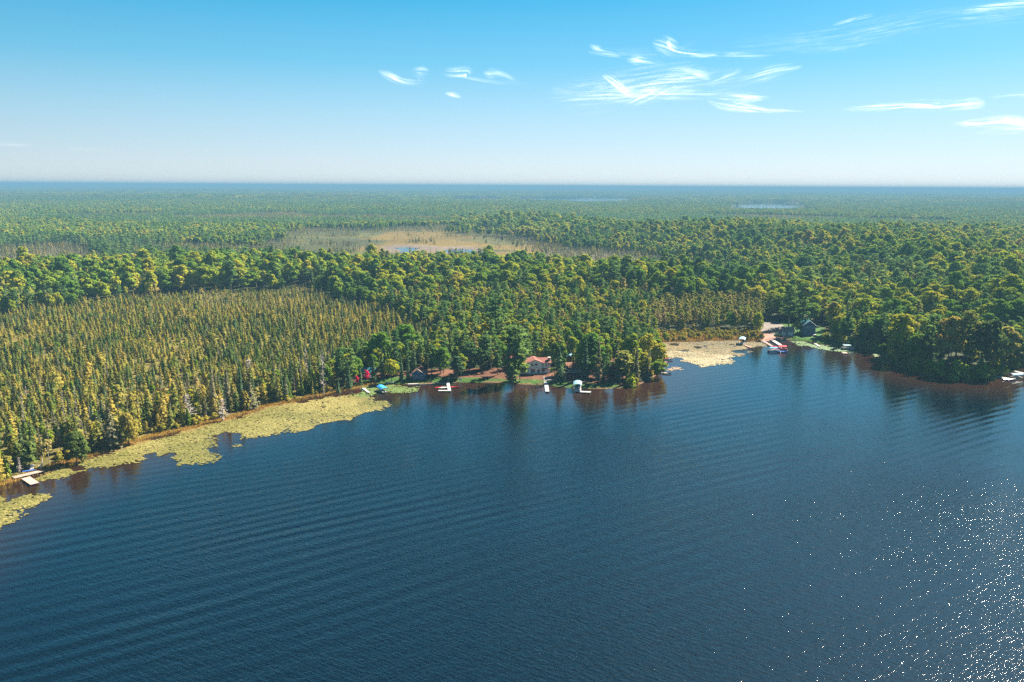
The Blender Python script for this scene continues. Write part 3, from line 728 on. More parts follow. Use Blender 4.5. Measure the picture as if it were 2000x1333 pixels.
# scattered yard trees
x, y = scatter(5.2, 300, 420, 9); zt, u, v, s = zone(x, y); k = (zt == 'Y') & (s > 7) & keep_clear(x, y) & (rng.random(len(x)) < .62); x, y = x[k], y[k]
g = rng.random(len(x)); hs = rng.uniform(.6, .95, len(x))
for kind, a, b in (('leaf', 0, .35), ('pine', .35, .65), ('darkspruce', .65, .85), ('aspen', .85, 1.01)):
    m_ = (g >= a) & (g < b); emit(kind, x[m_], y[m_], hs[m_]*.85, hs[m_]*.8)
# marsh shrubs and bank shrubs
x, y = scatter(2.3, 200, 560, 3); zt, u, v, s = zone(x, y)
k = ((zt == 'R') & (s > 1.6)) | ((s > 1.6) & (s < 5.5) & (u < 690) & (u > -50)) | ((s > 1.6) & (s < 4.5) & (u > 1215) & (u < 1300)) | ((s > 1.6) & (s < 5) & (u > 1700)); k &= keep_clear(x, y) & (rng.random(len(x)) < .62)
k &= ~((np.abs(u-55) < 48) & (s < 9))
x, y = x[k], y[k]; hs = rng.uniform(.45, 1.05, len(x)); emit('shrub', x, y, hs, hs)
x, y = scatter(3.4, 260, 520, 13); zt, u, v, s = zone(x, y)
k = (s > 1.2) & (s < 9) & (((u > 1690) & (u < 2080)) | ((u > 1225) & (u < 1300)) | ((u > 1600) & (u <= 1690) & (s > 5))) & keep_clear(x, y) & (rng.random(len(x)) < .6)
x, y = x[k], y[k]; hs = rng.uniform(.5, 1.0, len(x)); emit('bush', x, y, hs, hs)
# upland hardwoods with pines
x, y = scatter(7.6, 380, 2300, 4); zt, u, v, s = zone(x, y)
k = (zt == 'H') & (s > 3) & keep_clear(x, y); x, y, s, u, v = x[k], y[k], s[k], u[k], v[k]
n1 = vnoise(x, y, 120, 41, 3); g = rng.random(len(x)); hs = rng.uniform(.72, 1.12, len(x))*(.85+.3*n1); q_ = rng.random(len(x)); hs = hs*np.where(q_ < .09, 1.28, np.where(q_ > .72, .72, 1.0))
pf = .10+.32*smooth(.5, .66, n1)+.12*(s < 60)
m_ = g < pf; emit('pine', x[m_], y[m_], hs[m_]*.80, hs[m_]*.9)
m2 = (~m_) & (g < pf+.06); emit('darkspruce', x[m2], y[m2], hs[m2]*1.05, hs[m2])
m3 = (~m_) & (~m2) & (g < pf+.10); emit('aspen', x[m3], y[m3], hs[m3]*1.15, hs[m3]*1.3)
m4 = ~(m_ | m2 | m3); emit('leaf', x[m4], y[m4], hs[m4]*1.05, hs[m4]*rng.uniform(1.0, 1.4, m4.sum()))
# open meadow and grey spruce bogs
x, y = scatter(4.2, 700, 2300, 5); zt, u, v, s = zone(x, y)
n1 = vnoise(x, y, 70, 51, 3); pond = np.minimum(sdist(PONDS[0], x, y), sdist(PONDS[1], x, y)) > 14
k = ((zt == 'S') & (rng.random(len(x)) < .55)) | ((zt == 'O') & pond & (rng.random(len(x)) < .02+.5*smooth(.56, .72, n1)+.35*(v < 457)+.5*smooth(-45, -5, sdist(P(MEADOW), x, y))))
x, y = x[k], y[k]; hs = rng.uniform(.45, 1.0, len(x)); emit('greyspruce', x, y, hs, hs*1.1)
k = rng.random(len(x)) < .12; emit('spruce', x[k]+1.5, y[k]+1.5, hs[k]*.9, hs[k])
# far woods
x, y = scatter(8.5, 760, 4000, 6); zt, u, v, s = zone(x, y)
k = zt == 'F'; x, y, u, v = x[k], y[k], u[k], v[k]
n1 = vnoise(x, y, 650, 61, 2)+.12*inside([(-300,475),(0,440),(300,430),(540,440),(500,470),(300,482)], u, v); n2 = vnoise(x, y, 330, 62, 2); g = rng.random(len(x)); hs = rng.uniform(.7, 1.1, len(x))
H_ = n1 > .50; C_ = (~H_) & (n2 > .46); Gs = ~(H_ | C_)
m_ = H_ & (g < .85); emit('leaf', x[m_], y[m_], hs[m_]*.9, hs[m_]); m_ = H_ & (g >= .85); emit('pine', x[m_], y[m_], hs[m_]*.8, hs[m_])
m_ = C_ & (g < .5); emit('pine', x[m_], y[m_], hs[m_]*.75, hs[m_]); m_ = C_ & (g >= .5); emit('darkspruce', x[m_], y[m_], hs[m_], hs[m_]*1.3)
m_ = Gs; emit('greyspruce', x[m_], y[m_], hs[m_]*1.1, hs[m_]*1.6); emit('spruce', x[m_]+4, y[m_]+3.5, hs[m_]*.8, hs[m_]*1.1)
for kk in PT: PT[kk] = np.concatenate(PT[kk])

# individuals: the 300 that show largest of each kind; the rest of the woods is scattered foliage
GROUPN = dict(cedar='bright cedars of the near bog', bush='leafy bushes on the banks', spruce='olive tinted conifers of the near woods', darkspruce='dark spruces of the near woods', greyspruce='thin grey spruces of the near woods', leaf='leafy trees of the near woods',
              pine='pines of the near woods', aspen='pale stemmed trees of the near woods', dead='bleached snags of the near woods', shrub='golden shrubs along the shore')
LOOK = dict(cedar='bright green cedar', bush='leafy green bush', spruce='olive gold conifer', darkspruce='dark pointed spruce', greyspruce='thin grey spruce', leaf='round leafy tree', pine='dark layered pine',
            aspen='pale stemmed thin tree', dead='bleached bare snag', shrub='golden green shrub')
def where(u, v, s):
    if u < 690 and v > 560:
        for lim, nm in ((110, 'behind the wooden dock'), (230, 'behind the leftmost lily bank'), (330, 'left of the twiggy dead snag'), (410, 'around the twiggy dead snag'), (500, 'around the tall shore cluster'),
                        (580, 'between shore cluster and snags'), (700, 'around the tallest bleached snag')):
            if u < lim: break
        return ('at the waterline ' if s < 8 else 'on the bank ' if s < 22 else 'near the bank ' if s < 45 else 'deep in the stand ')+nm
    if u < 800: return 'behind the crimson shrubs' if v < 712 else 'near the crimson shrubs'
    if u < 960: return 'high behind the blue cabin' if v < 690 else 'close behind the blue cabin' if v < 725 else 'around the blue cabin yard'
    if u < 1130: return 'high behind the white house' if v < 690 else 'close behind the white house' if v < 722 else 'around the white house yard'
    if u < 1310: return 'on the wooded point' if v > 690 else 'just behind the wooded point' if v > 650 else 'in the woods left of the lily bay' if v > 610 else 'on the ridge behind the point'
    if u < 1495: return ('left half' if u < 1390 else 'right half')+(' of the strip behind the lily bay' if v > 600 else ' of the ridge behind the lily bay')
    if u < 1640: return 'around the blue house' if v > 610 else 'on the hill behind the blue house'
    if u < 1760: return 'on the bank right of the blue house' if v > 640 else 'on the hill right of the blue house'
    return 'at the foot of the big right grove' if v > 715 else 'inside the big right grove' if v > 670 else 'just above the big right grove' if v > 620 else 'high on the slope above the right grove'
LIMIT = dict(cedar=250, bush=200, spruce=290, darkspruce=250, greyspruce=280, leaf=280, pine=280, aspen=250, dead=200, shrub=280)
stuff = {}
MED = {}
for kk, a in PT.items():
    zz = hgt(a[:, 0], a[:, 1]); a = np.concatenate([a, zz[:, None]], 1)
    u, v = PX(a[:, 0], a[:, 1], a[:, 4]+6); d = np.hypot(a[:, 0], a[:, 1])
    s = sdist(LAKE, a[:, 0], a[:, 1])
    inf = (u > 5) & (u < 1995)
    order = np.argsort(np.where(inf, d/a[:, 2], 1e9)); n = min(LIMIT[kk], int(inf.sum()))
    pick = order[:n]; rest = np.ones(len(a), bool); rest[pick] = False
    MED[kk] = float(np.median(a[pick, 2])) if n else 1
    for i in pick:
        X, Y, hs_, ws_, z = a[i]; var = random.randrange(NV[kk]); h, r = lib(kk, var)[2:]
        tree(kk, var, X, Y, h*hs_, r*ws_, random.uniform(0, 6.28), ('tall ' if hs_ > MED[kk]*1.12 else 'short ' if hs_ < MED[kk]*.88 else 'mid sized ')+LOOK[kk]+' '+where(u[i], v[i], s[i]), GROUPN[kk], z=z)
    stuff[kk] = a[rest]

def proto_collection(name, kinds, lod):
    c = bpy.data.collections.new(name)
    for i, (kk, v) in enumerate(kinds):
        q, cm, t, tm, h, r = make_kind(kk, v, lod)
        mb = MB()
        if q is not None: mb.quads(q, 0)
        if lod < 2 or kk == 'dead':
            o = len(mb.v); mb.v += t.v; mb.f += [tuple(j+o for j in f) for f in t.f]; mb.mi += [1]*len(t.f)
        me = mb.mesh(f'{name}_{i:02d}', [cm or tm, tm])
        c.objects.link(bpy.data.objects.new(f'{name}_{i:02d}', me))
    return c
def gn_scatter(name, arr, coll, nvar, label, cat, seed):
    g = np.random.default_rng(seed); n = len(arr)
    if n == 0: return
    me = bpy.data.meshes.new(name); me.vertices.add(n)
    co = arr[:, [0, 1, 4]].copy(); me.vertices.foreach_set('co', co.astype(np.float32).ravel())
    at = me.attributes.new('variant', 'INT', 'POINT'); at.data.foreach_set('value', g.integers(0, nvar, n).astype(np.int32))
    at = me.attributes.new('turn', 'FLOAT_VECTOR', 'POINT'); t = np.zeros((n, 3)); t[:, 2] = g.uniform(0, 6.28, n); t[:, :2] = g.normal(0, .055, (n, 2)); at.data.foreach_set('vector', t.astype(np.float32).ravel())
    at = me.attributes.new('size', 'FLOAT_VECTOR', 'POINT'); at.data.foreach_set('vector', arr[:, [3, 3, 2]].astype(np.float32).ravel())
    o = bpy.data.objects.new(name, me); col.objects.link(o); tag(o, label, cat, kind='stuff')
    ng = bpy.data.node_groups.new(name, 'GeometryNodeTree')
    ng.interface.new_socket('Geometry', in_out='INPUT', socket_type='NodeSocketGeometry'); ng.interface.new_socket('Geometry', in_out='OUTPUT', socket_type='NodeSocketGeometry')
    N = ng.nodes; gi = N.new('NodeGroupInput'); go = N.new('NodeGroupOutput'); ip = N.new('GeometryNodeInstanceOnPoints')
    ci = N.new('GeometryNodeCollectionInfo'); ci.inputs['Collection'].default_value = coll; ci.inputs['Separate Children'].default_value = True; ci.inputs['Reset Children'].default_value = True
    ip.inputs['Pick Instance'].default_value = True
    def attr(nm, ty):
        a = N.new('GeometryNodeInputNamedAttribute'); a.data_type = ty; a.inputs['Name'].default_value = nm; return a.outputs['Attribute']
    L = ng.links.new
    L(gi.outputs[0], ip.inputs['Points']); L(ci.outputs[0], ip.inputs['Instance']); L(attr('variant', 'INT'), ip.inputs['Instance Index'])
    L(attr('turn', 'FLOAT_VECTOR'), ip.inputs['Rotation']); L(attr('size', 'FLOAT_VECTOR'), ip.inputs['Scale']); L(ip.outputs[0], go.inputs[0])
    md = o.modifiers.new('scatter', 'NODES'); md.node_group = ng
    return o
SNAME = dict(cedar='cedar_forest', bush='bank_thicket', spruce='bog_conifer_forest', darkspruce='spruce_forest', greyspruce='thin_spruce_forest', leaf='hardwood_forest', pine='pine_forest', aspen='aspen_forest', dead='distant_snags', shrub='shore_scrub')
SLAB = dict(cedar='bright cedars dotted through the bog left of the lake', bush='leafy thicket on the banks', spruce='mass of olive gold conifers filling the bog left of the lake', darkspruce='dark spruces mixed through the woods away from the shore', greyspruce='thin grey spruces on the bogs behind the ridge',
            leaf='canopy of leafy hardwoods over the ridge and the far hill', pine='pines mixed through the hardwood canopy', aspen='thin crowned pale stemmed woods beyond the near trees', dead='small bleached snags scattered in the bog', shrub='golden scrub along the shore away from the near bushes')
for i, kk in enumerate(sorted(stuff)):
    a = stuff[kk]; d = np.hypot(a[:, 0], a[:, 1])
    for lod, k in ((0, d < 620), (1, (d >= 620) & (d < 1300)), (2, d >= 1300)):
        if not k.any(): continue
        c = proto_collection(f'{kk}{lod}', [(kk, v) for v in range(NV[kk])], lod)
        gn_scatter(SNAME[kk]+('', '_beyond', '_far')[lod], a[k], c, NV[kk], SLAB[kk]+(', nearest part', ', middle distance', ', far distance')[lod], 'forest', 100+i*3+lod)
# groves for the last kilometres
def grove(i, kinds, size, n, hq):
    mb = MB()
    mats = [M['leaf'], M['pine'], M['spruce']]
    for k in range(n):
        mi = kinds[k % len(kinds)]; cx, cy_ = rng.uniform(-size/2, size/2, 2); h = rng.uniform(11, 19)*hq; r = rng.uniform(3, 5.5)
        if mi == 0: p = unit(rng.normal(0, 1, (16, 3))+np.array([0, 0, .5])); c = np.array([cx, cy_, h*.65])+p*np.array([r, r, h*.33]); mb.quads(leaf_quads(c, p, 4.2), mi)
        else:
            z = rng.uniform(.15, 1, 12); a = rng.uniform(0, 6.28, 12); rr = r*.55*(1-z*.8)
            c = np.stack([cx+np.cos(a)*rr, cy_+np.sin(a)*rr, h*z], -1); mb.quads(leaf_quads(c, np.stack([np.cos(a), np.sin(a), a*0+.6], -1), 3.0), mi)
    return mb.mesh(f'grove_{i}', mats)
gc = bpy.data.collections.new('groves')
for i, (kd, n) in enumerate((([0, 0, 1], 52), ([0, 0, 0, 1], 52), ([1, 2], 60), ([1, 1, 0], 52), ([2, 1, 2], 50))):
    gc.objects.link(bpy.data.objects.new(f'grove_{i}', grove(i, kd, 62, n, 1.0)))
def wide(sp, y0, y1, seed):
    x, y = scatter(sp, y0, y1, seed); zt, u, v, s = zone(x, y); k = zt == 'F'; return x[k], y[k]
for nm, sp, y0, y1, sc_, lab in (('distant_woodland', 52, 4000, 9000, 1.0, 'hazy woodland beyond the far bogs'), ('horizon_woodland', 105, 9000, 22000, 2.0, 'blue hazed woodland reaching the horizon')):
    x, y = wide(sp, y0, y1, int(sp)); n = len(x)
    o_ = np.stack([x, y, rng.uniform(.8, 1.15, n), np.full(n, sc_), hgt(x, y)-.3], -1)
    ob = gn_scatter(nm, o_, gc, 5, lab, 'forest', int(sp)+1)
    # patches of one wood type rather than salt and pepper
    nv = vnoise(x, y, 900, 77, 3); var = np.clip(((nv-.25)*2*5).astype(int)+rng.integers(-1, 2, n), 0, 4).astype(np.int32)
    ob.data.attributes['variant'].data.foreach_set('value', var)
# ------------------------------------------------------------ lily pads, sedge, scrub on the bank
def pads(name, poly, dens, rad, cols, label, seed, thr=.0, scale=14, zlo=.03):
    g = np.random.default_rng(seed); Q = P(poly); x0, y0 = Q.min(0); x1, y1 = Q.max(0)
    n = int((x1-x0)*(y1-y0)*dens); x = g.uniform(x0, x1, n); y = g.uniform(y0, y1, n)
    s = sdist(Q, x, y) + (vnoise(x, y, 9, seed, 3)-.5)*11; sl = sdist(LAKE, x, y)
    k = (s < 0) & (sl < .3) & (g.uniform(0, 1, n) < (.15+smooth(0, -4.5, s))*np.clip(.35+1.6*(vnoise(x, y, 3.2, seed+7, 2)-.15), 0, 1)) & (vnoise(x, y, scale, seed+1, 3)+smooth(-1, -9, s)*.12 > thr)
    x, y = x[k], y[k]; n = len(x); m = 6
    a = g.uniform(0, 6.28, n)[:, None]+np.arange(m)*2*np.pi/m; r = rad*g.uniform(.55, 1.3, n)[:, None]
    tilt = g.normal(0, .14, (n, 1)); z = zlo+.05+g.uniform(0, .06, n)[:, None]+tilt*np.cos(a)*rad
    v = np.stack([x[:, None]+np.cos(a)*r*1.1, y[:, None]+np.sin(a)*r, z], -1).reshape(-1, 3)
    me = bpy.data.meshes.new(name); me.vertices.add(len(v)); me.vertices.foreach_set('co', v.ravel())
    me.loops.add(n*m); me.loops.foreach_set('vertex_index', np.arange(n*m, dtype=np.int32)); me.polygons.add(n)
    me.polygons.foreach_set('loop_start', np.arange(0, n*m, m, dtype=np.int32)); me.polygons.foreach_set('loop_total', np.full(n, m, dtype=np.int32)); me.update(calc_edges=True)
    t = np.clip(vnoise(x, y, 18, seed+3, 4)*2.2-.6+g.uniform(-.35, .35, n), 0, 1); t = np.clip(t, 0, 1)[:, None]
    near = smooth(-5, 0, sdist(LAKE, x, y))[:, None]
    c = np.array(cols[0])*(1-t)+np.array(cols[1])*t; c = c*(1-near)+np.array(cols[2])*near
    cc = np.ones((n, m, 4)); cc[:, :, :3] = c[:, None, :]; ca = me.color_attributes.new('pad', 'FLOAT_COLOR', 'POINT'); ca.data.foreach_set('color', cc.ravel())
    me.materials.append(PADM); o = bpy.data.objects.new(name, me); col.objects.link(o); return tag(o, label, 'lily pads', kind='stuff')
PADM = mat('floating_pads', (.4,.36,.1), .55, 0, .25)
_n = PADM.node_tree; _a = node(_n, 'ShaderNodeVertexColor', layer_name='pad'); _n.links.new(_a.outputs[0], _n.nodes['Principled BSDF'].inputs['Base Color'])
Y1 = [(.10,.10,.022), (.21,.185,.06), (.15,.075,.018)]
pads('lily_pads', [(-120,1010),(0,952),(40,958),(60,962),(105,966),(98,974),(60,998),(20,1020),(-120,1090)], 5.5, .42, Y1, 'yellow green lily pads floating at the left edge below the wooden dock', 201, .35)
pads('lily_pads', [(70,935),(127,908),(201,884),(296,856),(352,842),(392,848),(420,862),(428,872),(415,880),(428,897),(400,908),(330,908),(250,912),(190,915),(140,930),(110,940),(80,942)], 6, .42, Y1, 'yellow lily pads hugging the left bank right of the wooden dock', 211, .45, 11)
pads('lily_pads', [(340,846),(400,858),(450,850),(480,878),(445,880),(465,862),(560,842),(590,854),(640,838),(700,815),(745,797),(766,789),(756,784),(700,768),(632,773),(576,787),(520,796),(460,815),(400,828)], 6, .42, Y1, 'broad sunlit carpet of lily pads below the bleached snags', 221, .48, 13)
pads('lily_pads', [(690,770),(702,757),(738,751),(800,752),(818,756),(815,766),(790,768),(745,772),(715,782)], 5, .42, [(.09,.14,.04),(.13,.2,.05),(.12,.12,.04)], 'shaded green lily pads around the blue canopied boat lift', 231, .36)
pads('lily_pads', [(1290,668),(1360,666),(1444,664),(1490,667),(1505,678),(1455,684),(1462,697),(1445,700),(1400,704),(1300,700),(1288,684)], 5.5, .5, [(.085,.07,.022),(.185,.135,.05),(.10,.062,.02)], 'orange tan lily pads filling the bay beyond the point', 241, .45, 10)
pads('lily_pads', [(1300,684),(1445,696),(1420,712),(1380,718),(1330,704),(1300,696)], 5.5, .5, [(.23,.19,.10),(.28,.24,.14),(.2,.15,.07)], 'pale pinkish lily pads at the outer edge of the bay', 251, .30, 14)
pads('lily_pads', [(1300,715),(1330,716),(1337,723),(1305,727)], 3, .45, [(.24,.18,.13),(.27,.2,.14),(.2,.14,.1)], 'small thin patch of pads off the tip of the point', 261, .4)
pads('lily_pads', [(1545,667),(1600,672),(1660,682),(1690,692),(1640,688),(1590,682),(1560,676)], 4, .5, [(.05,.12,.035),(.08,.16,.05),(.06,.1,.03)], 'dark green pads in the shade below the blue house', 271, .36)
pads('lily_pads', [(1690,690),(1712,692),(1752,716),(1720,706)], 3.5, .5, [(.10,.18,.06),(.16,.22,.07),(.12,.14,.05)], 'green pads along the shaded bank left of the right grove', 281, .4)
# brown submerged reed mats between pads and bank
def tufts(name, pred, y0, y1, sp, hh, m, label, cat, seed):
    x, y = scatter(sp, y0, y1, seed); g = np.random.default_rng(seed)
    u, v = PX(x, y, 0); s = sdist(LAKE, x, y); k = pred(u, v, s, x, y); x, y = x[k], y[k]; n = len(x); z = np.maximum(hgt(x, y), 0)
    b = 5; X = np.repeat(x, b)+g.normal(0, sp*.3, n*b); Y = np.repeat(y, b)+g.normal(0, sp*.3, n*b); Z = np.repeat(z, b)
    h = hh*g.uniform(.5, 1.2, n*b); a = g.uniform(0, 6.28, n*b); w_ = .16*hh+.05
    p0 = np.stack([X-np.cos(a)*w_, Y-np.sin(a)*w_, Z-.1], -1); p1 = np.stack([X+np.cos(a)*w_, Y+np.sin(a)*w_, Z-.1], -1)
    t = np.stack([X+g.normal(0, .25, n*b)*hh, Y+g.normal(0, .25, n*b)*hh, Z+h], -1)
    v_ = np.stack([p0, p1, t], 1).reshape(-1, 3); N = n*b
    me = bpy.data.meshes.new(name); me.vertices.add(len(v_)); me.vertices.foreach_set('co', v_.ravel()); me.loops.add(N*3); me.loops.foreach_set('vertex_index', np.arange(N*3, dtype=np.int32))
    me.polygons.add(N); me.polygons.foreach_set('loop_start', np.arange(0, N*3, 3, dtype=np.int32)); me.polygons.foreach_set('loop_total', np.full(N, 3, dtype=np.int32)); me.update(calc_edges=True)
    me.materials.append(m); o = bpy.data.objects.new(name, me); col.objects.link(o); return tag(o, label, cat, kind='stuff')
M['sedge'] = foliage('rusty_sedge', [(0,(.075,.04,.014)),(.5,(.14,.085,.02)),(1,(.19,.14,.028))], .3, .5)
M['grass'] = foliage('lawn_grass', [(0,(.03,.09,.015)),(1,(.07,.14,.03))], .3, .5)
tufts('sedge', lambda u, v, s, x, y: (s > -1.2) & (s < 2.6) & (u < 735) & (u > -60), 180, 420, .8, .7, M['sedge'], 'rusty orange sedge fringing the left bank', 'sedge', 301)
tufts('marsh_grass', lambda u, v, s, x, y: (inside(MARSH, u, v) & (s > -1)), 380, 520, 1.0, 1.0, M['sedge'], 'golden marsh grass along the back of the lily bay', 'marsh grass', 302)
tufts('bank_grass', lambda u, v, s, x, y: (s > -.3) & (s < 3.5) & (u > 1530) & (u < 2060) & (v < 760), 300, 480, 1.0, .7, M['grass'], 'dark green grass on the shaded right bank', 'grass', 303)
tufts('lawn_grass', lambda u, v, s, x, y: (s > .3) & (s < 6) & (u > 690) & (u < 1285) & inside(LAWN, u, v), 300, 420, 1.0, .3, M['grass'], 'mown green grass above the cabin shoreline', 'grass', 304)

# ------------------------------------------------------------ buildings
def window(par, x, z, w_, h_, y, frame='trim'):
    f = MB(); t = .12
    f.box(x-w_/2, x+w_/2, y-.09, y-.003, z-h_/2, z-h_/2+t).box(x-w_/2, x+w_/2, y-.09, y-.003, z+h_/2-t, z+h_/2).box(x-w_/2, x-w_/2+t, y-.09, y-.003, z-h_/2+t, z+h_/2-t).box(x+w_/2-t, x+w_/2, y-.09, y-.003, z-h_/2+t, z+h_/2-t)
    f.box(x-.04, x+.04, y-.08, y-.003, z-h_/2+t, z+h_/2-t)
    fo = f.build('window', M[frame], par); MB().box(x-w_/2+t, x+w_/2-t, y-.035, y-.004, z-h_/2+t, z+h_/2-t).build('pane', M['glass'], fo)
def gable_block(par, x0, x1, y0, y1, h, rh, wall, roof, front=True, over=.45, z0=0):
    """front=True: the gable faces the lake (ridge runs along y)"""
    mb = MB()
    if front:
        xm = (x0+x1)/2; mb.extrude_y([(x0, z0-.6), (x1, z0-.6), (x1, h), (xm, h+rh), (x0, h)], y0, y1)
        wo = mb.build('wall', M[wall], par); r = MB(); t = .22; sl = rh/(xm-x0)
        for sg, xe in ((-1, x0-over), (1, x1+over)):
            ze = h-over*sl
            r.extrude_y([(xe, ze+.01), (xm, h+rh+.01), (xm, h+rh+t), (xe, ze+t)][::sg*-1 if sg == 1 else 1] if False else [(xe, ze+.01), (xm, h+rh+.01), (xm, h+rh+t), (xe, ze+t)], y0-over, y1+over)
        ro = r.build('roof', M[roof], par)
    else:
        ym = (y0+y1)/2; pts = [(y0, z0-.6), (y1, z0-.6), (y1, h), (ym, h+rh), (y0, h)]; n = 5
        mb.add([(x0, a, b) for a, b in pts]+[(x1, a, b) for a, b in pts], [tuple(range(n))[::-1], tuple(range(n, 2*n))]+[(k, (k+1) % n, n+(k+1) % n, n+k) for k in range(n)])
        mb.build('wall', M[wall], par); r = MB(); t = .22; sl = rh/(ym-y0)
        for ye in (y0-over, y1+over):
            ze = h-over*sl; q = [(ye, ze+.01), (ym, h+rh+.01), (ym, h+rh+t), (ye, ze+t)]
            r.add([(x0-over, a, b) for a, b in q]+[(x1+over, a, b) for a, b in q], [(0,1,2,3),(7,6,5,4),(0,4,5,1),(1,5,6,2),(2,6,7,3),(3,7,4,0)])
        ro = r.build('roof', M[roof], par)
    return ro
def door(par, x, y, z=0):
    d = MB().box(x-.5, x+.5, y-.07, y-.003, z, z+2.05).build('door', M['door'], par); MB().box(x+.3, x+.4, y-.13, y-.071, z+.95, z+1.05).build('handle', M['metal'], d)
def chimney(ro, x, y, z0, z1, w_=.45): MB().box(x-w_, x+w_, y-w_, y+w_, z0, z1).box(x-w_-.1, x+w_+.1, y-w_-.1, y+w_+.1, z1+.002, z1+.2).build('chimney', M['brick'], ro)
def deck(par, x0, x1, y0, y1, z, rail=True):
    d = MB().box(x0, x1, y0, y1, z-.15, z)
    for x in np.linspace(x0+.1, x1-.1, 4): d.box(x-.07, x+.07, y0+.02, y0+.16, -.6, z-.16)
    do = d.build('deck', M['dockgrey'], par)
    if rail:
        r = MB()
        for x in np.arange(x0+.05, x1, .5): r.box(x-.03, x+.03, y0+.03, y0+.09, z+.003, z+.9)
        r.box(x0, x1, y0+.01, y0+.11, z+.903, z+1.0); r.build('railing', M['trim'], do)
def site(name, px, py, rz, label, cat='house', z=.9):
    x, y = G(px, py, z); x0 = math.atan2(-x, y)
    return empty(name, (x, y, max(.3, hz(x, y))), rz+x0*0, label, cat)

# white house with the red roof
h1 = site('white_house', 1053, 731, R(6), 'white two storey lake house with a red roof and pale chimney')
gable_block(h1, -4.6, 1.0, 0, 8, 5.4, 1.1, 'white', 'redroof')
ro = gable_block(h1, -9, 5.4, 1.2, 8.6, 4.9, 1.5, 'white', 'redroof', front=False)
chimney(ro, 5.0, 3.0, 4.6, 6.9, .55)
for x in (-3.2, -1.4): window(h1, x, 4.3, 1.5, 1.3, 0)
window(h1, -2.9, 1.5, 2.0, 1.7, 0); door(h1, -.3, 0); MB().box(-4.6, 1.0, -.35, -.005, 2.75, 2.95).build('belt_trim', M['trim'], h1)
for x in (1.9, 3.2, 4.5): window(h1, x, 3.9, .95, .9, 1.2)
window(h1, 2.2, 1.3, 1.2, 1.2, 1.2); deck(h1, -5.2, 1.4, -2.0, -.4, .5, False)
MB().box(1.2, 5.2, -.2, .9, 2.2, 2.4).box(1.3, 1.45, -.1, .05, 0, 2.19).box(5.0, 5.15, -.1, .05, 0, 2.19).build('porch_roof', M['brownroof'], h1)
hx, hy = h1.location.x, h1.location.y
# hedge by the wing
def bush(name, px, py, h, r, m, label, cat='shrub', group=None, sx=1.0):
    x, y = G(px, py, .8); q = broadleaf(h, r, 8, 420, .42, low=0.0); o = empty(name, (x, y, hz(x, y)), 0, label, cat, group)
    q[:, :, 0] *= sx
    MB().quads(q).build('foliage', m, o); trunk_mb(h, .05, .7, limbs=3, r2=.6*r).build('stem', M['bark'], o); return o
bush('hedge', 1071, 728, 2.6, 1.3, M['lushleaf'], 'clipped green hedge under the windows of the white house', 'hedge', None, 2.0)
bush('red_shrub', 716, 741, 4.2, 1.7, M['redleaf'], 'larger crimson shrub in front of the pale deck')
bush('red_shrub', 697, 748, 3.4, 1.4, M['redleaf'], 'smaller crimson shrub left of the pale deck')
# dark blue cabin
c1 = site('blue_cabin', 817, 741, R(-5), 'dark blue gabled cabin with white window frames near the water', 'cabin')
gable_block(c1, -2.9, 2.9, 0, 6.5, 2.7, 1.9, 'bluewall', 'brownroof')
window(c1, -1.4, 1.35, 1.8, 1.6, 0); window(c1, 1.4, 1.35, 1.4, 1.5, 0); window(c1, 0, 3.3, .7, .8, 0)
r = MB(); 
for sg in (-1, 1): r.tube((sg*3.3, -.5, 2.5), (0, -.5, 4.72), .09, .09, 4)
r.build('gable_trim', M['trim'], c1)
# dark cottage beyond the grey green spruce
c2 = site('dark_cottage', 1125, 729, R(-4), 'dark low cottage with a rust brown roof and white window frames', 'cottage')
gable_block(c2, -4.6, 3.6, 0, 6, 2.5, 1.5, 'brownwall', 'brownroof', front=False); deck(c2, -4.2, 3.8, -2.2, -.1, .5)
for x in (-3.2, -1.0, 1.3): window(c2, x, 1.55, 1.7, 1.4, 0)
door(c2, 2.7, 0, .0)
c3 = site('metal_roofed_garage', 1112, 712, R(-8), 'small shed with a teal metal roof behind the dark cottage', 'shed')
gable_block(c3, -2.5, 2.5, 0, 6, 2.6, 1.6, 'brownwall', 'tealroof'); door(c3, 0, 0)
c4 = site('gabled_cottage', 905, 718, R(14), 'half hidden cottage with a small white gable behind the sunlit yard', 'cottage')
ro = gable_block(c4, -.6, 6.0, 0, 5.5, 2.4, 1.2, 'brownwall', 'brownroof', front=False); gable_block(c4, -2.6, -.65, -.6, 4.5, 2.7, 1.2, 'white', 'brownroof')
window(c4, -1.6, 1.5, .9, 1.1, -.6); window(c4, 2.5, 1.4, 1.4, 1.1, 0)
c5 = site('red_roofed_cottage', 992, 714, R(8), 'cottage with a pinkish red roof behind the tallest pine', 'cottage')
gable_block(c5, -4, 3, 0, 6, 2.6, 1.9, 'brownwall', 'redroof', front=False); window(c5, -2, 1.4, 1.4, 1.2, 0); door(c5, .6, 0)
c6 = site('brown_cottage', 1198, 724, R(-10), 'brown cottage glimpsed through the trees of the point', 'cottage')
gable_block(c6, -3, 3, 0, 5, 2.6, 1.6, 'brownwall', 'redroof'); window(c6, 1.4, 1.4, 1.2, 1.2, 0); door(c6, -1, 0)
c7 = site('teal_roofed_cottage', 716, 738, R(-12), 'small cottage with a teal roof and pale deck behind the crimson shrubs', 'cottage')
gable_block(c7, -3, 3, 0, 5, 2.4, 1.5, 'brownwall', 'tealroof', front=False); window(c7, .5, 1.4, 1.4, 1.1, 0); deck(c7, -1.5, 4, -2.2, -.1, .7); door(c7, 2.2, 0, .3)
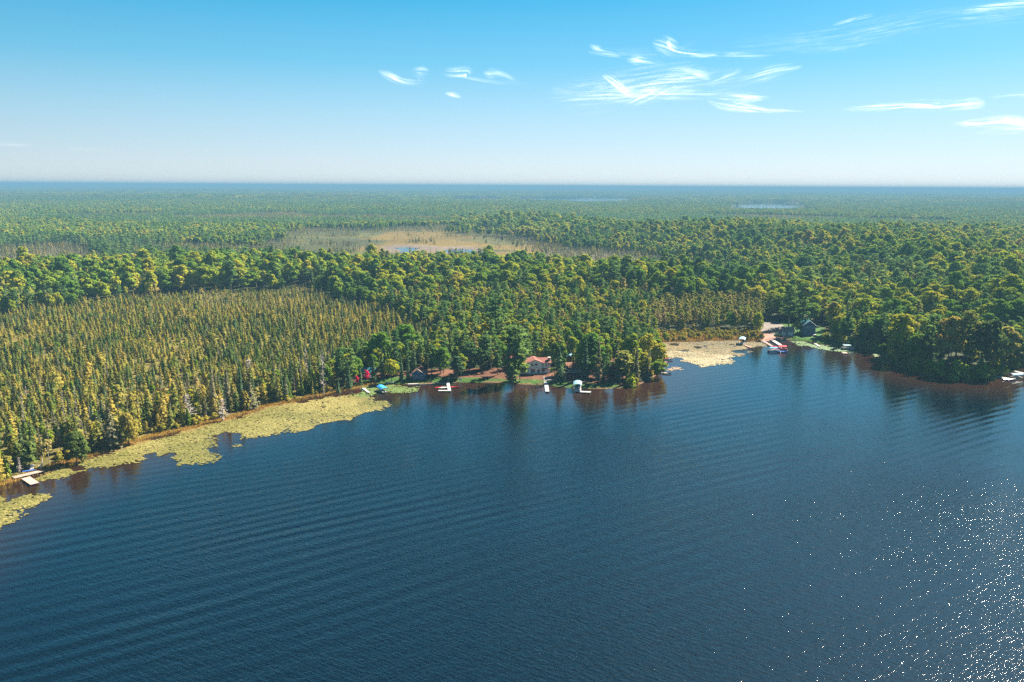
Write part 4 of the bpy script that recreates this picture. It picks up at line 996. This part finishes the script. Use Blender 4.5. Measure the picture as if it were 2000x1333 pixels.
# across the bay
b1 = site('blue_house', 1580, 655, R(-10), 'tall blue house with a teal roof and white gable trim across the bay')
ro = gable_block(b1, -3.4, 3.4, 0, 11, 5.6, 2.6, 'tealwall', 'tealroof')
for x in (-1.9, 0, 1.9): window(b1, x, 2.2, 1.6, 1.9, 0)
window(b1, -1.0, 5.2, 1.5, 1.3, 0); window(b1, 1.1, 5.2, 1.5, 1.3, 0)
r = MB()
for sg in (-1, 1): r.tube((sg*3.9, -.5, 5.35), (0, -.5, 8.35), .16, .16, 4)
r.box(-3.4, 3.4, -.5, -.01, 4.1, 4.35); r.build('gable_trim', M['trim'], b1); deck(b1, -3.8, 3.8, -2.6, -.1, .6, False)
b2 = site('garage', 1537, 656, R(-4), 'low garage with a grey roof and two white doors beside the gravel lot', 'garage')
gable_block(b2, -3.9, 3.9, 0, 6, 2.6, 2.0, 'tealwall', 'greyroof', front=False)
for x in (-1.9, 1.9): MB().box(x-1.4, x+1.4, -.08, -.004, 0, 2.1).build('garage_door', M['trim'], b2)

# ------------------------------------------------------------ docks, boats and shore things
ZD = .55
def plank_run(mb, a, b, w_, z=ZD, t=.14):
    a = Vector((*a, 0)); b = Vector((*b, 0)); d = (b-a).normalized(); n = Vector((-d.y, d.x, 0))*w_/2
    vs = [(a-n), (b-n), (b+n), (a+n)]; vs = [(p.x, p.y, z-t) for p in vs]+[(p.x, p.y, z) for p in vs]
    mb.add(vs, [(0,3,2,1),(4,5,6,7),(0,1,5,4),(1,2,6,5),(2,3,7,6),(3,0,4,7)])
def dock(name, segs, m, label, group=None):
    """segs: list of ((px,py),(px,py),width) in photo pixels measured on the deck"""
    a0 = G(*segs[0][0], ZD); o = empty(name, (*a0, 0), 0, label, 'dock', group)
    for k, (p, q, w_) in enumerate(segs):
        a = Vector(G(*p, ZD))-Vector(a0); b = Vector(G(*q, ZD))-Vector(a0); mb = MB(); plank_run(mb, a, b, w_, ZD+k*.004); mb.build('deck', M[m], o)
        L = (b-a).length; n = max(1, int(L/3)); d = (b-a).normalized(); nn = Vector((-d.y, d.x))*(w_/2+.05)
        for i in range(n+1):
            c = a+(b-a)*((i+.02)/(n+.04))
            for sg in (-1, 1): MB().tube((c.x+nn.x*sg, c.y+nn.y*sg, -1.2), (c.x+nn.x*sg, c.y+nn.y*sg, ZD+.35), .05, .05, 5).build('post', M['metal'], o)
    return o
dock('wooden_dock', [((26,933),(84,919),2.1),((50,933),(68,945),2.3)], 'dockwood', 'sunlit T shaped wooden dock at the far left bank')
MB()
dock('short_dock', [((709,758),(721,767),1.1)], 'dockgrey', 'short pale dock left of the blue canopied boat lift')
dock('platform_dock', [((874,745),(878,763),1.3),((856,763),(881,763),1.3)], 'dockgrey', 'pale L shaped dock with red boats below the blue cabin yard')
dock('white_dock', [((1066,746),(1069,765),1.6)], 'dockgrey', 'straight white dock in front of the white house')
dock('lift_dock', [((1132,748),(1132,764),1.1),((1133,765),(1154,766),1.9)], 'dockgrey', 'pale platform dock beside the tall canopied pontoon boat')
dock('pink_dock', [((1492,667),(1516,681),1.5),((1510,683),(1530,681),1.8)], 'pinkdock', 'pink tinted long dock at the gravel landing')
dock('landing_dock', [((1508,664),(1524,674),2.2)], 'dockgrey', 'short wide grey dock right of the pink dock')
dock('bay_dock', [((1455,674),(1467,679),1.2)], 'pinkdock', 'small dock beside the canopied lift in the lily bay')
dock('narrow_dock', [((1592,671),(1601,677),1.2)], 'dockgrey', 'tiny pale dock in the shade below the blue house')
dock('long_dock', [((1944,735),(1980,741),1.2)], 'dockgrey', 'long thin dock at the right edge beside the white boat')
dock('edge_dock', [((1982,725),(2003,730),1.3)], 'dockgrey', 'dock cut off by the right edge of the picture')
dock('point_dock', [((1288,727),(1303,729),1.3)], 'dockwood', 'dark low dock at the tip of the point')
dock('point_dock', [((1287,705),(1303,708),1.3)], 'dockwood', 'low dock under the red and white boat at the point')
def hull_mb(L, B, D, n=9, open_=True, mi=0):
    mb = MB(); rings = []
    for i in range(n):
        t = i/(n-1); w_ = B/2*max(0, 1-max(0, t-.35)**2/.4225)**.7 if t > .35 else B/2*(.88+.12*t/.35)
        w_ = max(w_, .03); sh = .18*D*t*t; x = -L/2+L*t
        rings.append([(x, -w_, D+sh), (x, -w_*.8, D*.35+sh*.5), (x, 0, sh*.8), (x, w_*.8, D*.35+sh*.5), (x, w_, D+sh)]+([(x, w_*.82, D+sh-.02), (x, 0, D*.4+sh), (x, -w_*.82, D+sh-.02)] if open_ else [(x, w_*.5, D+sh+.05), (x, 0, D+sh+.09), (x, -w_*.5, D+sh+.05)]))
    m = len(rings[0]); vs = [p for r_ in rings for p in r_]
    fs = [(i*m+j, i*m+(j+1) % m, (i+1)*m+(j+1) % m, (i+1)*m+j) for i in range(n-1) for j in range(m)]
    fs += [tuple(range(m))[::-1], tuple((n-1)*m+j for j in range(m))]
    return mb.add(vs, fs, mi)
def small_boat(name, px, py, rz, L, B, m, label, cat, z=.05, open_=True, seats=True, motor=False, group=None, D=.45):
    x, y = G(px, py, z); g_ = max(z, hz(x, y)+.02) if z else z; o = empty(name, (x, y, max(z, g_)), rz, label, cat, group)
    hull_mb(L, B, D, 9, open_).build('hull', M[m], o)
    if seats:
        for t in (-.22, .12): MB().box(L*t-.13, L*t+.13, -B*.36, B*.36, D*.72, D*.8).build('seat', M['seat'], o)
    if motor: MB().box(-L/2-.35, -L/2-.03, -.16, .16, D*.6, D+.5).tube((-L/2-.2, 0, D*.6), (-L/2-.25, 0, -.4), .06, .05, 6).build('motor', M['navy'], o)
    return o
def pontoon_boat(px, py, rz, L, label, canopy='redcanvas', side='whitehull', z=.25, group=None, rise=2.0):
    x, y = G(px, py, z); o = empty('pontoon_boat', (x, y, z-.35), rz, label, 'boat', group); B = 2.4
    for sg in (-1, 1):
        p = MB(); p.tube((-L/2, sg*.85, .12), (L/2-.6, sg*.85, .12), .32, .32, 10); p.tube((L/2-.6, sg*.85, .12), (L/2, sg*.85, .3), .32, .05, 10); p.build('pontoon', M['metal'], o)
    MB().box(-L/2+.1, L/2-.2, -B/2, B/2, .5, .6).build('deck', M['seat'], o)
    f = MB(); f.box(-L/2+.1, L/2-.4, -B/2, -B/2+.06, .603, 1.25).box(-L/2+.1, L/2-.4, B/2-.06, B/2, .603, 1.25).box(L/2-.46, L/2-.4, -B/2+.061, B/2-.061, .603, 1.25).box(-L/2+.1, -L/2+.16, -B/2+.061, B/2-.061, .603, 1.25); f.build('side_panel', M[side], o)
    for a, b in ((-L/2+.4, -.6), (.8, L/2-.7)):
        MB().box(a, b, B/2-.75, B/2-.1, .604, 1.0).box(a, b, B/2-.24, B/2-.1, 1.001, 1.4).build('seat', M['seat'], o)
    MB().box(-.3, .3, -B/2+.3, -.3, .604, 1.5).build('console', M['whitehull'], o)
    c = MB(); L2 = L*.42
    pts = [(-B/2*.98, rise+.45), (-B/4, rise+.68), (B/4, rise+.68), (B/2*.98, rise+.45)]
    n = 4; c.add([(-L*.42, a, b) for a, b in pts]+[(L2-L*.2, a, b) for a, b in pts]+[(-L*.42, a, b-.06) for a, b in pts]+[(L2-L*.2, a, b-.06) for a, b in pts],
        [(0,1,5,4),(1,2,6,5),(2,3,7,6),(8,12,13,9),(9,13,14,10),(10,14,15,11),(0,4,12,8),(3,11,15,7),(0,8,9,1),(1,9,10,2),(2,10,11,3),(4,5,13,12),(5,6,14,13),(6,7,15,14)])
    co = c.build('canopy', M[canopy], o)
    for a in (-L*.40, L2-L*.22):
        for sg in (-1, 1): MB().tube((a*.8, sg*B/2*.95, .9), (a, sg*B/2*.95, rise+.44), .03, .03, 5).build('canopy_post', M['metal'], o)
    MB().box(-L/2-.35, -L/2-.05, -.2, .2, .2, .95).tube((-L/2-.2, 0, .2), (-L/2-.25, 0, -.5), .07, .06, 6).build('motor', M['navy'], o)
    return o
def boat_lift(px, py, rz, L, B, canopy, label, hgt2=2.6, group=None, z=0):
    x, y = G(px, py, 0); o = empty('boat_lift', (x, y, z), rz, label, 'boat lift', group)
    for sx in (-1, 1):
        for sy in (-1, 1): MB().tube((sx*L*.4, sy*B/2, -1.2), (sx*L*.4, sy*B/2, hgt2), .06, .06, 6).build('post', M['metal'], o)
    b = MB()
    for sy in (-1, 1): b.box(-L*.45, L*.45, sy*B/2-.05, sy*B/2+.05, .3, .42)
    b.box(-L*.4, -L*.4+.1, -B/2+.051, B/2-.051, .3, .42).box(L*.4-.1, L*.4, -B/2+.051, B/2-.051, .3, .42); b.build('cradle', M['metal'], o)
    rt = [(-B/2-.15, hgt2-.35), (-B/2-.1, hgt2+.05), (-B*.28, hgt2+.5), (0, hgt2+.65), (B*.28, hgt2+.5), (B/2+.1, hgt2+.05), (B/2+.15, hgt2-.35)]; k = len(rt)
    c = MB(); c.add([(-L/2, a, q) for a, q in rt]+[(L/2, a, q) for a, q in rt]+[(-L/2, a*.96, q-.05) for a, q in rt]+[(L/2, a*.96, q-.05) for a, q in rt],
       [(j, j+1, k+j+1, k+j) for j in range(k-1)]+[(2*k+j, 3*k+j, 3*k+j+1, 2*k+j+1) for j in range(k-1)]+[(j, 2*k+j, 2*k+j+1, j+1) for j in range(k-1)]+[(k+j, k+j+1, 3*k+j+1, 3*k+j) for j in range(k-1)])
    c.build('canopy', M[canopy], o); return o
# left dock
small_boat('kayak', 57, 921, R(28), 3.4, .8, 'bluehull', 'blue and white kayak lying on the bank above the wooden dock', 'kayak', z=.75, open_=False, seats=False, D=.3)
def lawn_chair(px, py, rz, label):
    x, y = G(px, py, .6); o = empty('lawn_chair', (x, y, max(.35, hz(x, y))), rz, label, 'chair', 'white lawn chairs by the water'); 
    MB().box(-.4, .4, -.4, .35, .35, .42).build('seat', M['trim'], o); s_ = MB(); s_.add([(-.4,.3,.4),(.4,.3,.4),(.4,.62,1.2),(-.4,.62,1.2),(-.4,.36,.4),(.4,.36,.4),(.4,.68,1.2),(-.4,.68,1.2)], [(0,1,2,3),(7,6,5,4),(0,4,5,1),(2,6,7,3),(1,5,6,2),(0,3,7,4)]); s_.build('backrest', M['trim'], o)
    for sx in (-1, 1):
        for sy in (-.35, .3): MB().box(sx*.36-.04, sx*.36+.04, sy-.04, sy+.04, 0, .349).build('leg', M['trim'], o)
        MB().box(sx*.43-.07, sx*.43+.07, -.4, .35, .6, .65).build('armrest', M['trim'], o)
lawn_chair(62, 917, R(20), 'white lawn chair behind the blue kayak at the wooden dock')
lawn_chair(79, 912, R(-30), 'white lawn chair right of the one behind the kayak')
def picnic_table(px, py, rz, label):
    x, y = G(px, py, .6); o = empty('picnic_table', (x, y, max(.3, hz(x, y))), rz, label, 'table')
    MB().box(-1.1, 1.1, -.4, .4, .72, .78).build('table_top', M['trim'], o)
    for sy in (-1, 1): MB().box(-1.1, 1.1, sy*.75-.14, sy*.75+.14, .42, .47).build('bench', M['trim'], o)
    for sx in (-.8, .8): MB().tube((sx, -.7, 0), (sx, -.2, .719), .05, .05, 4).tube((sx, .7, 0), (sx, .2, .719), .05, .05, 4).box(sx-.05, sx+.05, -.85, .85, .34, .419).build('leg', M['dockwood'], o)
picnic_table(60, 913, R(15), 'white topped picnic table behind the wooden dock')
# cabin shore
boat_lift(747, 765, R(118), 6.0, 2.9, 'bluecanvas', 'boat lift with a bright blue canopy in the shaded lily pads', 1.7)
small_boat('white_boat', 747, 765, R(118), 5.0, 1.9, 'whitehull', 'white boat cradled beneath the bright blue canopy', 'boat', z=.45, motor=True)
small_boat('rowboat', 761, 749, R(6), 4.0, 1.3, 'whitehull', 'small white rowboat pulled up at the sunny strip of bank', 'rowboat', z=.5, open_=False, seats=False, D=.5)
small_boat('canoe', 808, 752, R(4), 5.0, .95, 'whitehull', 'pale blue white overturned canoe on the lawn edge below the blue cabin', 'canoe', z=.45, open_=False, seats=False)
mb = MB(); p = [G(816, 751, .4), G(845, 749.5, .4), G(872, 748, .4)]
for a, b in zip(p, p[1:]): plank_run(mb, a, b, .22, .42, .7)
tag(mb.build('seawall', M['stone']), 'thin pale timber seawall below the blue cabin lawn', 'seawall')
small_boat('red_kayak', 857.5, 758.5, R(20), 3.2, .9, 'redhull', 'short red kayak at the left end of the L shaped dock', 'kayak', z=.1, open_=False, seats=False, D=.35)
small_boat('white_boat', 867, 759, R(8), 4.6, 1.8, 'whitehull', 'open white runabout tied inside the L shaped dock', 'boat', z=.1, motor=True)
small_boat('red_canoe', 887, 758, R(3), 3.9, .9, 'redhull', 'long red canoe floating right of the L shaped dock', 'canoe', z=.1, open_=True)
def sign(px, py, w_, h_, label):
    x, y = G(px, py, .6); o = empty('notice_board', (x, y, max(.3, hz(x, y))), 0, label, 'board'); MB().box(-w_/2, w_/2, -.03, .03, .55, .55+h_).build('board', M['trim'], o)
    for sx in (-1, 1): MB().box(sx*w_*.35-.04, sx*w_*.35+.04, .031, .1, -.3, .5+h_).build('post', M['dockwood'], o)
sign(899, 744, 1.2, .9, 'small white board on the lawn between the docks')
# stairs and stored dock sections in front of the white house
x, y = G(1066, 745, .8); o = empty('stairs', (x, y, 0), 0, 'pale steps leading from the lawn down to the white dock', 'stairs')
for k in range(7): MB().box(-.7, .7, 1.0+k*.55, 1.5+k*.55, .62+k*.15, .7+k*.15).build('step', M['dockgrey'], o)
for sg in (-1, 1): MB().tube((sg*.75, .9, .6), (sg*.75, 5.0, 1.6), .08, .08, 4).build('stringer', M['dockgrey'], o)
for k, (a, b, lb) in enumerate((((1069,736.5),(1090,738.5), 'upper of two pale dock sections stored on the lawn'), ((1070,741.5),(1092,743), 'lower of two pale dock sections stored on the lawn'))):
    pa = Vector((*G(*a, 1.2), 0)); pb = Vector((*G(*b, 1.2), 0)); c = (pa+pb)/2; o = empty('dock_section', (c.x, c.y, hz(c.x, c.y)), math.atan2((pb-pa).y, (pb-pa).x), lb, 'dock section', 'stored dock sections'); L = (pb-pa).length
    MB().box(-L/2, L/2, -.5, -.38, .25, .4).box(-L/2, L/2, .38, .5, .25, .4).build('frame', M['metal'], o)
    c_ = MB(); 
    for q in np.arange(-L/2+.1, L/2, .45): c_.box(q-.15, q+.15, -.37, .37, .28, .36)
    c_.build('decking', M['dockgrey'], o)
    for sx in (-.4, .4): MB().box(sx*L-.05, sx*L+.05, -.5, .5, -.2, .249).build('support', M['metal'], o)
boat_lift(1128, 762, R(85), 6.6, 3.4, 'palecanvas', 'tall boat lift with a pale blue canopy beside the platform dock', 2.9)
pontoon_boat(1128, 763, R(265), 6.2, 'white pontoon boat under the pale blue canopy of the tall lift', 'palecanvas', rise=1.5)
MB()
small_boat('white_boat', 1302, 703, R(-8), 6.0, 2.2, 'whitehull', 'white speedboat with a red cover moored at the point', 'boat', z=.15, motor=True, D=.7)
x, y = G(1300, 703, .5); tag(hull_mb(4.2, 1.9, .5, 7, False).build('boat_cover', M['redcanvas']), 'red canvas cover stretched over the speedboat at the point', 'cover'); bc = bpy.data.objects['boat_cover']; bc.location = (x-.6, y, .78); bc.rotation_euler = (0, 0, R(-8))
small_boat('rowboat', 1302, 731, R(-10), 4.2, 1.3, 'navy', 'dark rowboat beside the low dock at the tip of the point', 'rowboat', z=.08)
# bay and landing
boat_lift(1449, 672, R(70), 7.5, 3.2, 'palecanvas', 'boat lift with a pale blue canopy standing in the lily bay', 2.9)
small_boat('white_boat', 1449, 672, R(70), 5.4, 2.0, 'whitehull', 'white boat sheltered by the canopy in the lily bay', 'boat', z=.5, motor=True)
pontoon_boat(1512, 687, R(8), 6.5, 'white and navy pontoon boat at the outer end of the pink dock', 'bluecanvas', 'whitehull')
pontoon_boat(1526, 684, R(172), 6.0, 'pontoon boat with a red canopy at the right side of the pink dock', 'redcanvas', 'redhull')
small_boat('runabout', 1528, 689, R(-15), 5.0, 1.9, 'bluehull', 'blue runabout moored outermost at the pink dock', 'boat', z=.1, motor=True, D=.6)
small_boat('red_kayak', 1514, 678, R(-40), 3.8, .9, 'redhull', 'red kayak on the pink dock', 'kayak', z=.6, open_=False, seats=False, D=.3)
small_boat('red_canoe', 1524, 679, R(10), 4.4, .9, 'redhull', 'red canoe between the pink dock and the wide grey dock', 'canoe', z=.1)
pontoon_boat(1656, 682, R(6), 7.0, 'white pontoon boat with a pale canopy moored below the shaded right bank', 'palecanvas', 'whitehull')
x, y = G(1650, 690, .2); o = empty('swim_raft', (x, y, 0), R(4), 'small pale swim raft floating before the white pontoon boat', 'raft'); MB().box(-1.3, 1.3, -1.2, 1.2, .22, .35).build('deck', M['dockwood'], o)
for sg in (-1, 1): MB().tube((-1.2, sg*.8, .02), (1.2, sg*.8, .02), .19, .19, 8).build('float', M['metal'], o)
small_boat('white_boat', 1972, 743, R(6), 6.2, 2.1, 'whitehull', 'white boat at the long thin dock near the right edge', 'boat', z=.1, motor=True, D=.6)
boat_lift(1984, 738, R(10), 5.5, 2.6, 'palecanvas', 'low pale canopied lift right of the white boat near the right edge', 1.5)
# car beside the garage
x, y = G(1520, 656, 1.0); o = empty('parked_car', (x, y, hz(x, y)), R(-15), 'pale lime car parked beside the garage on the gravel lot', 'car')
b_ = MB(); b_.extrude_y([(-2.1,.35),(2.1,.35),(2.15,.8),(1.3,.95),(-1.9,.98),(-2.15,.8)], -.85, .85); b_.build('body', M['lime'], o)
b_ = MB(); b_.extrude_y([(-1.75,.985),(1.1,.96),(.5,1.42),(-1.3,1.45)], -.72, .72); b_.build('cabin', M['glass'], o); MB().box(-1.2, .45, -.7, .7, 1.455, 1.5).build('roof', M['lime'], o)
for sx in (-1.3, 1.3):
    for sy in (-.86, .86): MB().tube((sx, sy-.09, .33), (sx, sy+.09, .33), .33, .33, 12).build('wheel', M['rubber'], o)

# ------------------------------------------------------------ cirrus clouds: thin real sheets of ice haze, 12 to 20 km away
def cloud_material():
    m = bpy.data.materials.new('cirrus'); m.use_nodes = True; nt = m.node_tree; nt.nodes.clear(); L = nt.links.new
    o = node(nt, 'ShaderNodeOutputMaterial'); d = node(nt, 'ShaderNodeBsdfDiffuse'); d.inputs[0].default_value = (.95,.95,.96,1); tl = node(nt, 'ShaderNodeBsdfTranslucent'); tl.inputs[0].default_value = (.95,.95,.96,1)
    ad = node(nt, 'ShaderNodeAddShader'); tr = node(nt, 'ShaderNodeBsdfTransparent'); mx = node(nt, 'ShaderNodeMixShader')
    uv = node(nt, 'ShaderNodeUVMap', uv_map='flow'); den = node(nt, 'ShaderNodeAttribute', attribute_name='veil')
    mp = node(nt, 'ShaderNodeMapping'); mp.inputs['Scale'].default_value = (.35, 3.8, 1); L(uv.outputs[0], mp.inputs[0])
    n1 = node(nt, 'ShaderNodeTexNoise', i_Scale=1.0, i_Detail=7.0, i_Roughness=.62, i_Distortion=.7); L(mp.outputs[0], n1.inputs[0])
    mp2 = node(nt, 'ShaderNodeMapping'); mp2.inputs['Scale'].default_value = (.9, 1.6, 1); L(uv.outputs[0], mp2.inputs[0])
    n2 = node(nt, 'ShaderNodeTexNoise', i_Scale=1.0, i_Detail=5.0, i_Roughness=.6, i_Distortion=.5); L(mp2.outputs[0], n2.inputs[0])
    a = node(nt, 'ShaderNodeMapRange', i_From_Min=.42, i_From_Max=.74); L(n1.outputs[0], a.inputs[0])
    b = node(nt, 'ShaderNodeMapRange', i_From_Min=.34, i_From_Max=.64); L(n2.outputs[0], b.inputs[0])
    s_ = node(nt, 'ShaderNodeMath', operation='MULTIPLY'); L(a.outputs[0], s_.inputs[0])
    s2 = node(nt, 'ShaderNodeMath', operation='MULTIPLY_ADD'); s2.inputs[1].default_value = .9; s2.inputs[2].default_value = .55; L(b.outputs[0], s2.inputs[0]); L(s2.outputs[0], s_.inputs[1])
    p = node(nt, 'ShaderNodeMath', operation='MULTIPLY', use_clamp=True); L(s_.outputs[0], p.inputs[0]); L(den.outputs['Fac'], p.inputs[1])
    pw = node(nt, 'ShaderNodeMath', operation='POWER'); pw.inputs[1].default_value = 1.25; L(p.outputs[0], pw.inputs[0]); p2 = node(nt, 'ShaderNodeMath', operation='MULTIPLY'); p2.inputs[1].default_value = .68; L(pw.outputs[0], p2.inputs[0])
    L(d.outputs[0], ad.inputs[0]); L(tl.outputs[0], ad.inputs[1]); L(p2.outputs[0], mx.inputs[0]); L(tr.outputs[0], mx.inputs[1]); L(ad.outputs[0], mx.inputs[2]); L(mx.outputs[0], o.inputs[0])
    return m
M['cloud'] = cloud_material()
def catmull(p, n):
    p = [p[0]]+list(p)+[p[-1]]; o = []
    for i in range(1, len(p)-2):
        for k in range(n):
            t = k/n; a, b, c, d = (np.array(q, float) for q in p[i-1:i+3])
            o.append(.5*((2*b)+(c-a)*t+(2*a-5*b+4*c-d)*t*t+(3*b-a-3*c+d)*t**3))
    o.append(np.array(p[-2], float)); return o
def cloud(strokes, label, D=15000, seed=0):
    """strokes: (polyline of (px, py, width px, density)); seen from the camera's azimuths, lying on a gently tilted sheet"""
    g = random.Random(seed); vs = []; fs = []; uvs = []; dens = []
    for si, st in enumerate(strokes):
        pts = catmull(st, 10); n = len(pts); W = 11; st = [(q[0], q[1], q[2]*2.0+2, q[3]) for q in st]; pts = catmull(st, 10); off = len(vs); Ds = D*(1+.02*si); run = g.uniform(0, 50)
        for i, q in enumerate(pts):
            a = pts[max(0, i-1)]; b = pts[min(n-1, i+1)]; t = np.array([b[0]-a[0], b[1]-a[1]]); t /= max(1e-6, np.linalg.norm(t)); nn = np.array([-t[1], t[0]])
            if i: run += np.linalg.norm(q[:2]-pts[i-1][:2])/38
            e = math.sin(math.pi*min(1, (i+.0)/(n-1)))**.6 if 0 < i < n-1 else 0
            for j in range(W):
                w_ = (j/(W-1)-.5)*2; pp = q[:2]+nn*w_*q[2]*.5; d = DIR(pp[0], pp[1]); dd = Ds*(1+.05*w_*(1 if nn[1] < 0 else -1)+.00012*(pp[0]-1000))
                vs.append(tuple(Vector((0, 0, H))+d*dd)); uvs.append((run, w_*q[2]/38+si*7.3)); dens.append((.46 if seed in (9, 10, 11, 12) else .66)*q[3]*e*(1-w_*w_)**2)
        fs += [(off+i*W+j, off+i*W+j+1, off+(i+1)*W+j+1, off+(i+1)*W+j) for i in range(n-1) for j in range(W-1)]
    me = bpy.data.meshes.new('cloud'); me.from_pydata(vs, [], fs); me.update(); me.materials.append(M['cloud'])
    ul = me.uv_layers.new(name='flow'); 
    for l in me.loops: ul.data[l.index].uv = uvs[l.vertex_index]
    at = me.attributes.new('veil', 'FLOAT', 'POINT'); at.data.foreach_set('value', dens)
    o = bpy.data.objects.new('cloud', me); col.objects.link(o); return tag(o, label, 'cloud', 'wispy clouds')
cloud([[(1060,186,10,.25),(1150,182,60,.45),(1300,168,70,.55),(1420,160,50,.5),(1560,134,18,.3)],[(1075,172,6,.3),(1130,182,34,.6),(1200,172,40,1.0),(1280,160,44,1.4),(1340,155,44,1.5),(1385,150,26,.8)],
       [(1070,196,3,.2),(1140,190,12,.8),(1220,186,18,.9),(1310,184,16,.9),(1400,182,14,.7),(1450,168,12,.6)],
       [(1218,206,4,.8),(1245,193,16,1.5),(1275,178,26,1.6),(1310,160,34,1.6),(1355,143,20,1.0)],
       [(1176,146,3,.6),(1195,158,10,1.1),(1222,178,16,1.3),(1240,188,10,.8)],
       [(1380,166,6,.5),(1420,150,14,.9),(1450,138,8,.6)],[(1440,160,6,.5),(1480,148,16,1.2),(1520,137,14,1.3),(1570,129,5,.6)],
       [(1300,142,8,.7),(1340,140,16,1.2),(1390,152,12,.8)]], 'largest wispy cloud, right of centre in the sky', 15000, 1)
cloud([[(1273,82,5,.8),(1300,90,26,1.5),(1330,102,12,1.3),(1390,107,8,1.0),(1470,108,12,.5),(1520,106,8,.3)],[(1310,74,3,.8),(1308,86,8,1.0),(1322,100,6,.9)],[(1330,95,5,.5),(1360,78,5,.3)],
       [(1420,92,12,.3),(1520,84,26,.5),(1620,74,26,.5),(1720,56,30,.5),(1840,34,34,.55),(1960,26,30,.7),(2080,14,30,.7)],[(1880,22,5,.8),(1940,15,12,1.1),(2080,6,16,1.1)],
       [(1540,96,10,.3),(1640,90,16,.35),(1760,66,20,.3)]], 'long thin cloud streak with a hooked left end reaching the upper right corner', 17000, 2)
cloud([[(1150,88,4,.7),(1165,95,9,.9),(1185,100,6,.4),(1240,106,18,.3),(1290,106,20,.25)],[(1147,102,3,.6),(1180,108,6,.8),(1215,111,4,.4)]], 'faint twin wisp left of the hooked cloud', 16000, 3)
cloud([[(1222,118,6,.6),(1242,118,14,1.2),(1264,120,8,.8),(1300,124,8,.3)]], 'tiny tuft above the largest wispy cloud', 16000, 4)
cloud([[(1626,50,3,.6),(1655,42,8,1.1),(1685,34,8,1.1),(1710,29,4,.6)]], 'small slanting cloud high at the upper right', 16000, 5)
cloud([[(1380,196,4,.8),(1410,203,14,1.2),(1450,210,12,1.1),(1500,216,5,1.3),(1570,218,4,.8)],[(1400,190,6,.6),(1440,190,12,1.1),(1480,192,10,1.0),(1507,190,5,.7)],[(1430,204,8,.9),(1460,196,10,1.0),(1490,191,6,.7)]], 'hook shaped cloud just below the largest wispy cloud', 18000, 6)
cloud([[(1640,215,4,.5),(1720,210,10,1.2),(1800,206,12,1.5),(1870,206,12,1.5),(1905,202,16,1.4),(1925,204,8,1)]], 'level white streak at the right above the far hill', 19000, 7)
cloud([[(1850,244,3,.5),(1900,241,10,1.3),(1960,237,14,1.5),(2020,242,14,1.5),(2090,244,12,1.3)]], 'lowest white streak at the right edge', 20000, 8)
cloud([[(738,138,4,.6),(760,148,11,1.0),(790,160,8,1.0),(840,163,6,.6)],[(800,142,5,.6),(820,140,14,1.0),(838,142,8,.7)],[(820,146,9,.8),(826,158,8,.5)]], 'leftmost curled wisp left of centre in the sky', 17000, 9)
cloud([[(864,140,6,.8),(885,142,14,1.3),(912,142,14,1.2),(914,148,5,.6)],[(890,146,5,.5),(930,156,5,.6),(980,162,5,.5),(1060,166,5,.3)]], 'small wedge cloud in the middle of the sky', 17500, 10)
cloud([[(944,142,6,.7),(958,144,12,1.2),(976,144,8,.9),(1010,158,6,.4)]], 'small puff right of the wedge cloud', 17800, 11)
cloud([[(868,182,3,.5),(885,186,7,1.0),(902,190,4,.7)]], 'smallest wisp below the wedge cloud', 17900, 12)
cloud([[(-60,283,4,.08),(20,282,9,.12),(70,286,5,.08)],[(130,292,4,.2),(180,292,6,.10),(230,295,3,.15)]], 'very faint grey blue streak low at the far left of the sky', 20000, 13)
cloud([[(1900,262,6,.2),(1960,255,10,.5),(2060,254,10,.6)]], 'faint low streak under the lowest white streak', 21000, 14)
cloud([[(1930,190,6,.3),(1985,185,8,.6),(2060,182,8,.6)]], 'short faint streak at the right edge above the level one', 21000, 15)

# ------------------------------------------------------------ haze
hm = bpy.data.materials.new('haze'); hm.use_nodes = True; nt = hm.node_tree; nt.nodes.clear()
ho = nt.nodes.new('ShaderNodeOutputMaterial'); pv = nt.nodes.new('ShaderNodeVolumePrincipled'); pv.inputs['Density'].default_value = 2.1e-4
pv.inputs['Color'].default_value = (.125, .275, .43, 1); pv.inputs['Anisotropy'].default_value = .0
nt.links.new(pv.outputs[0], ho.inputs['Volume'])
hb = MB().box(-42000, 42000, -42000, 42000, -12, 101).build('haze', hm); tag(hb, 'thin blue haze over the whole landscape', 'haze', kind='stuff')
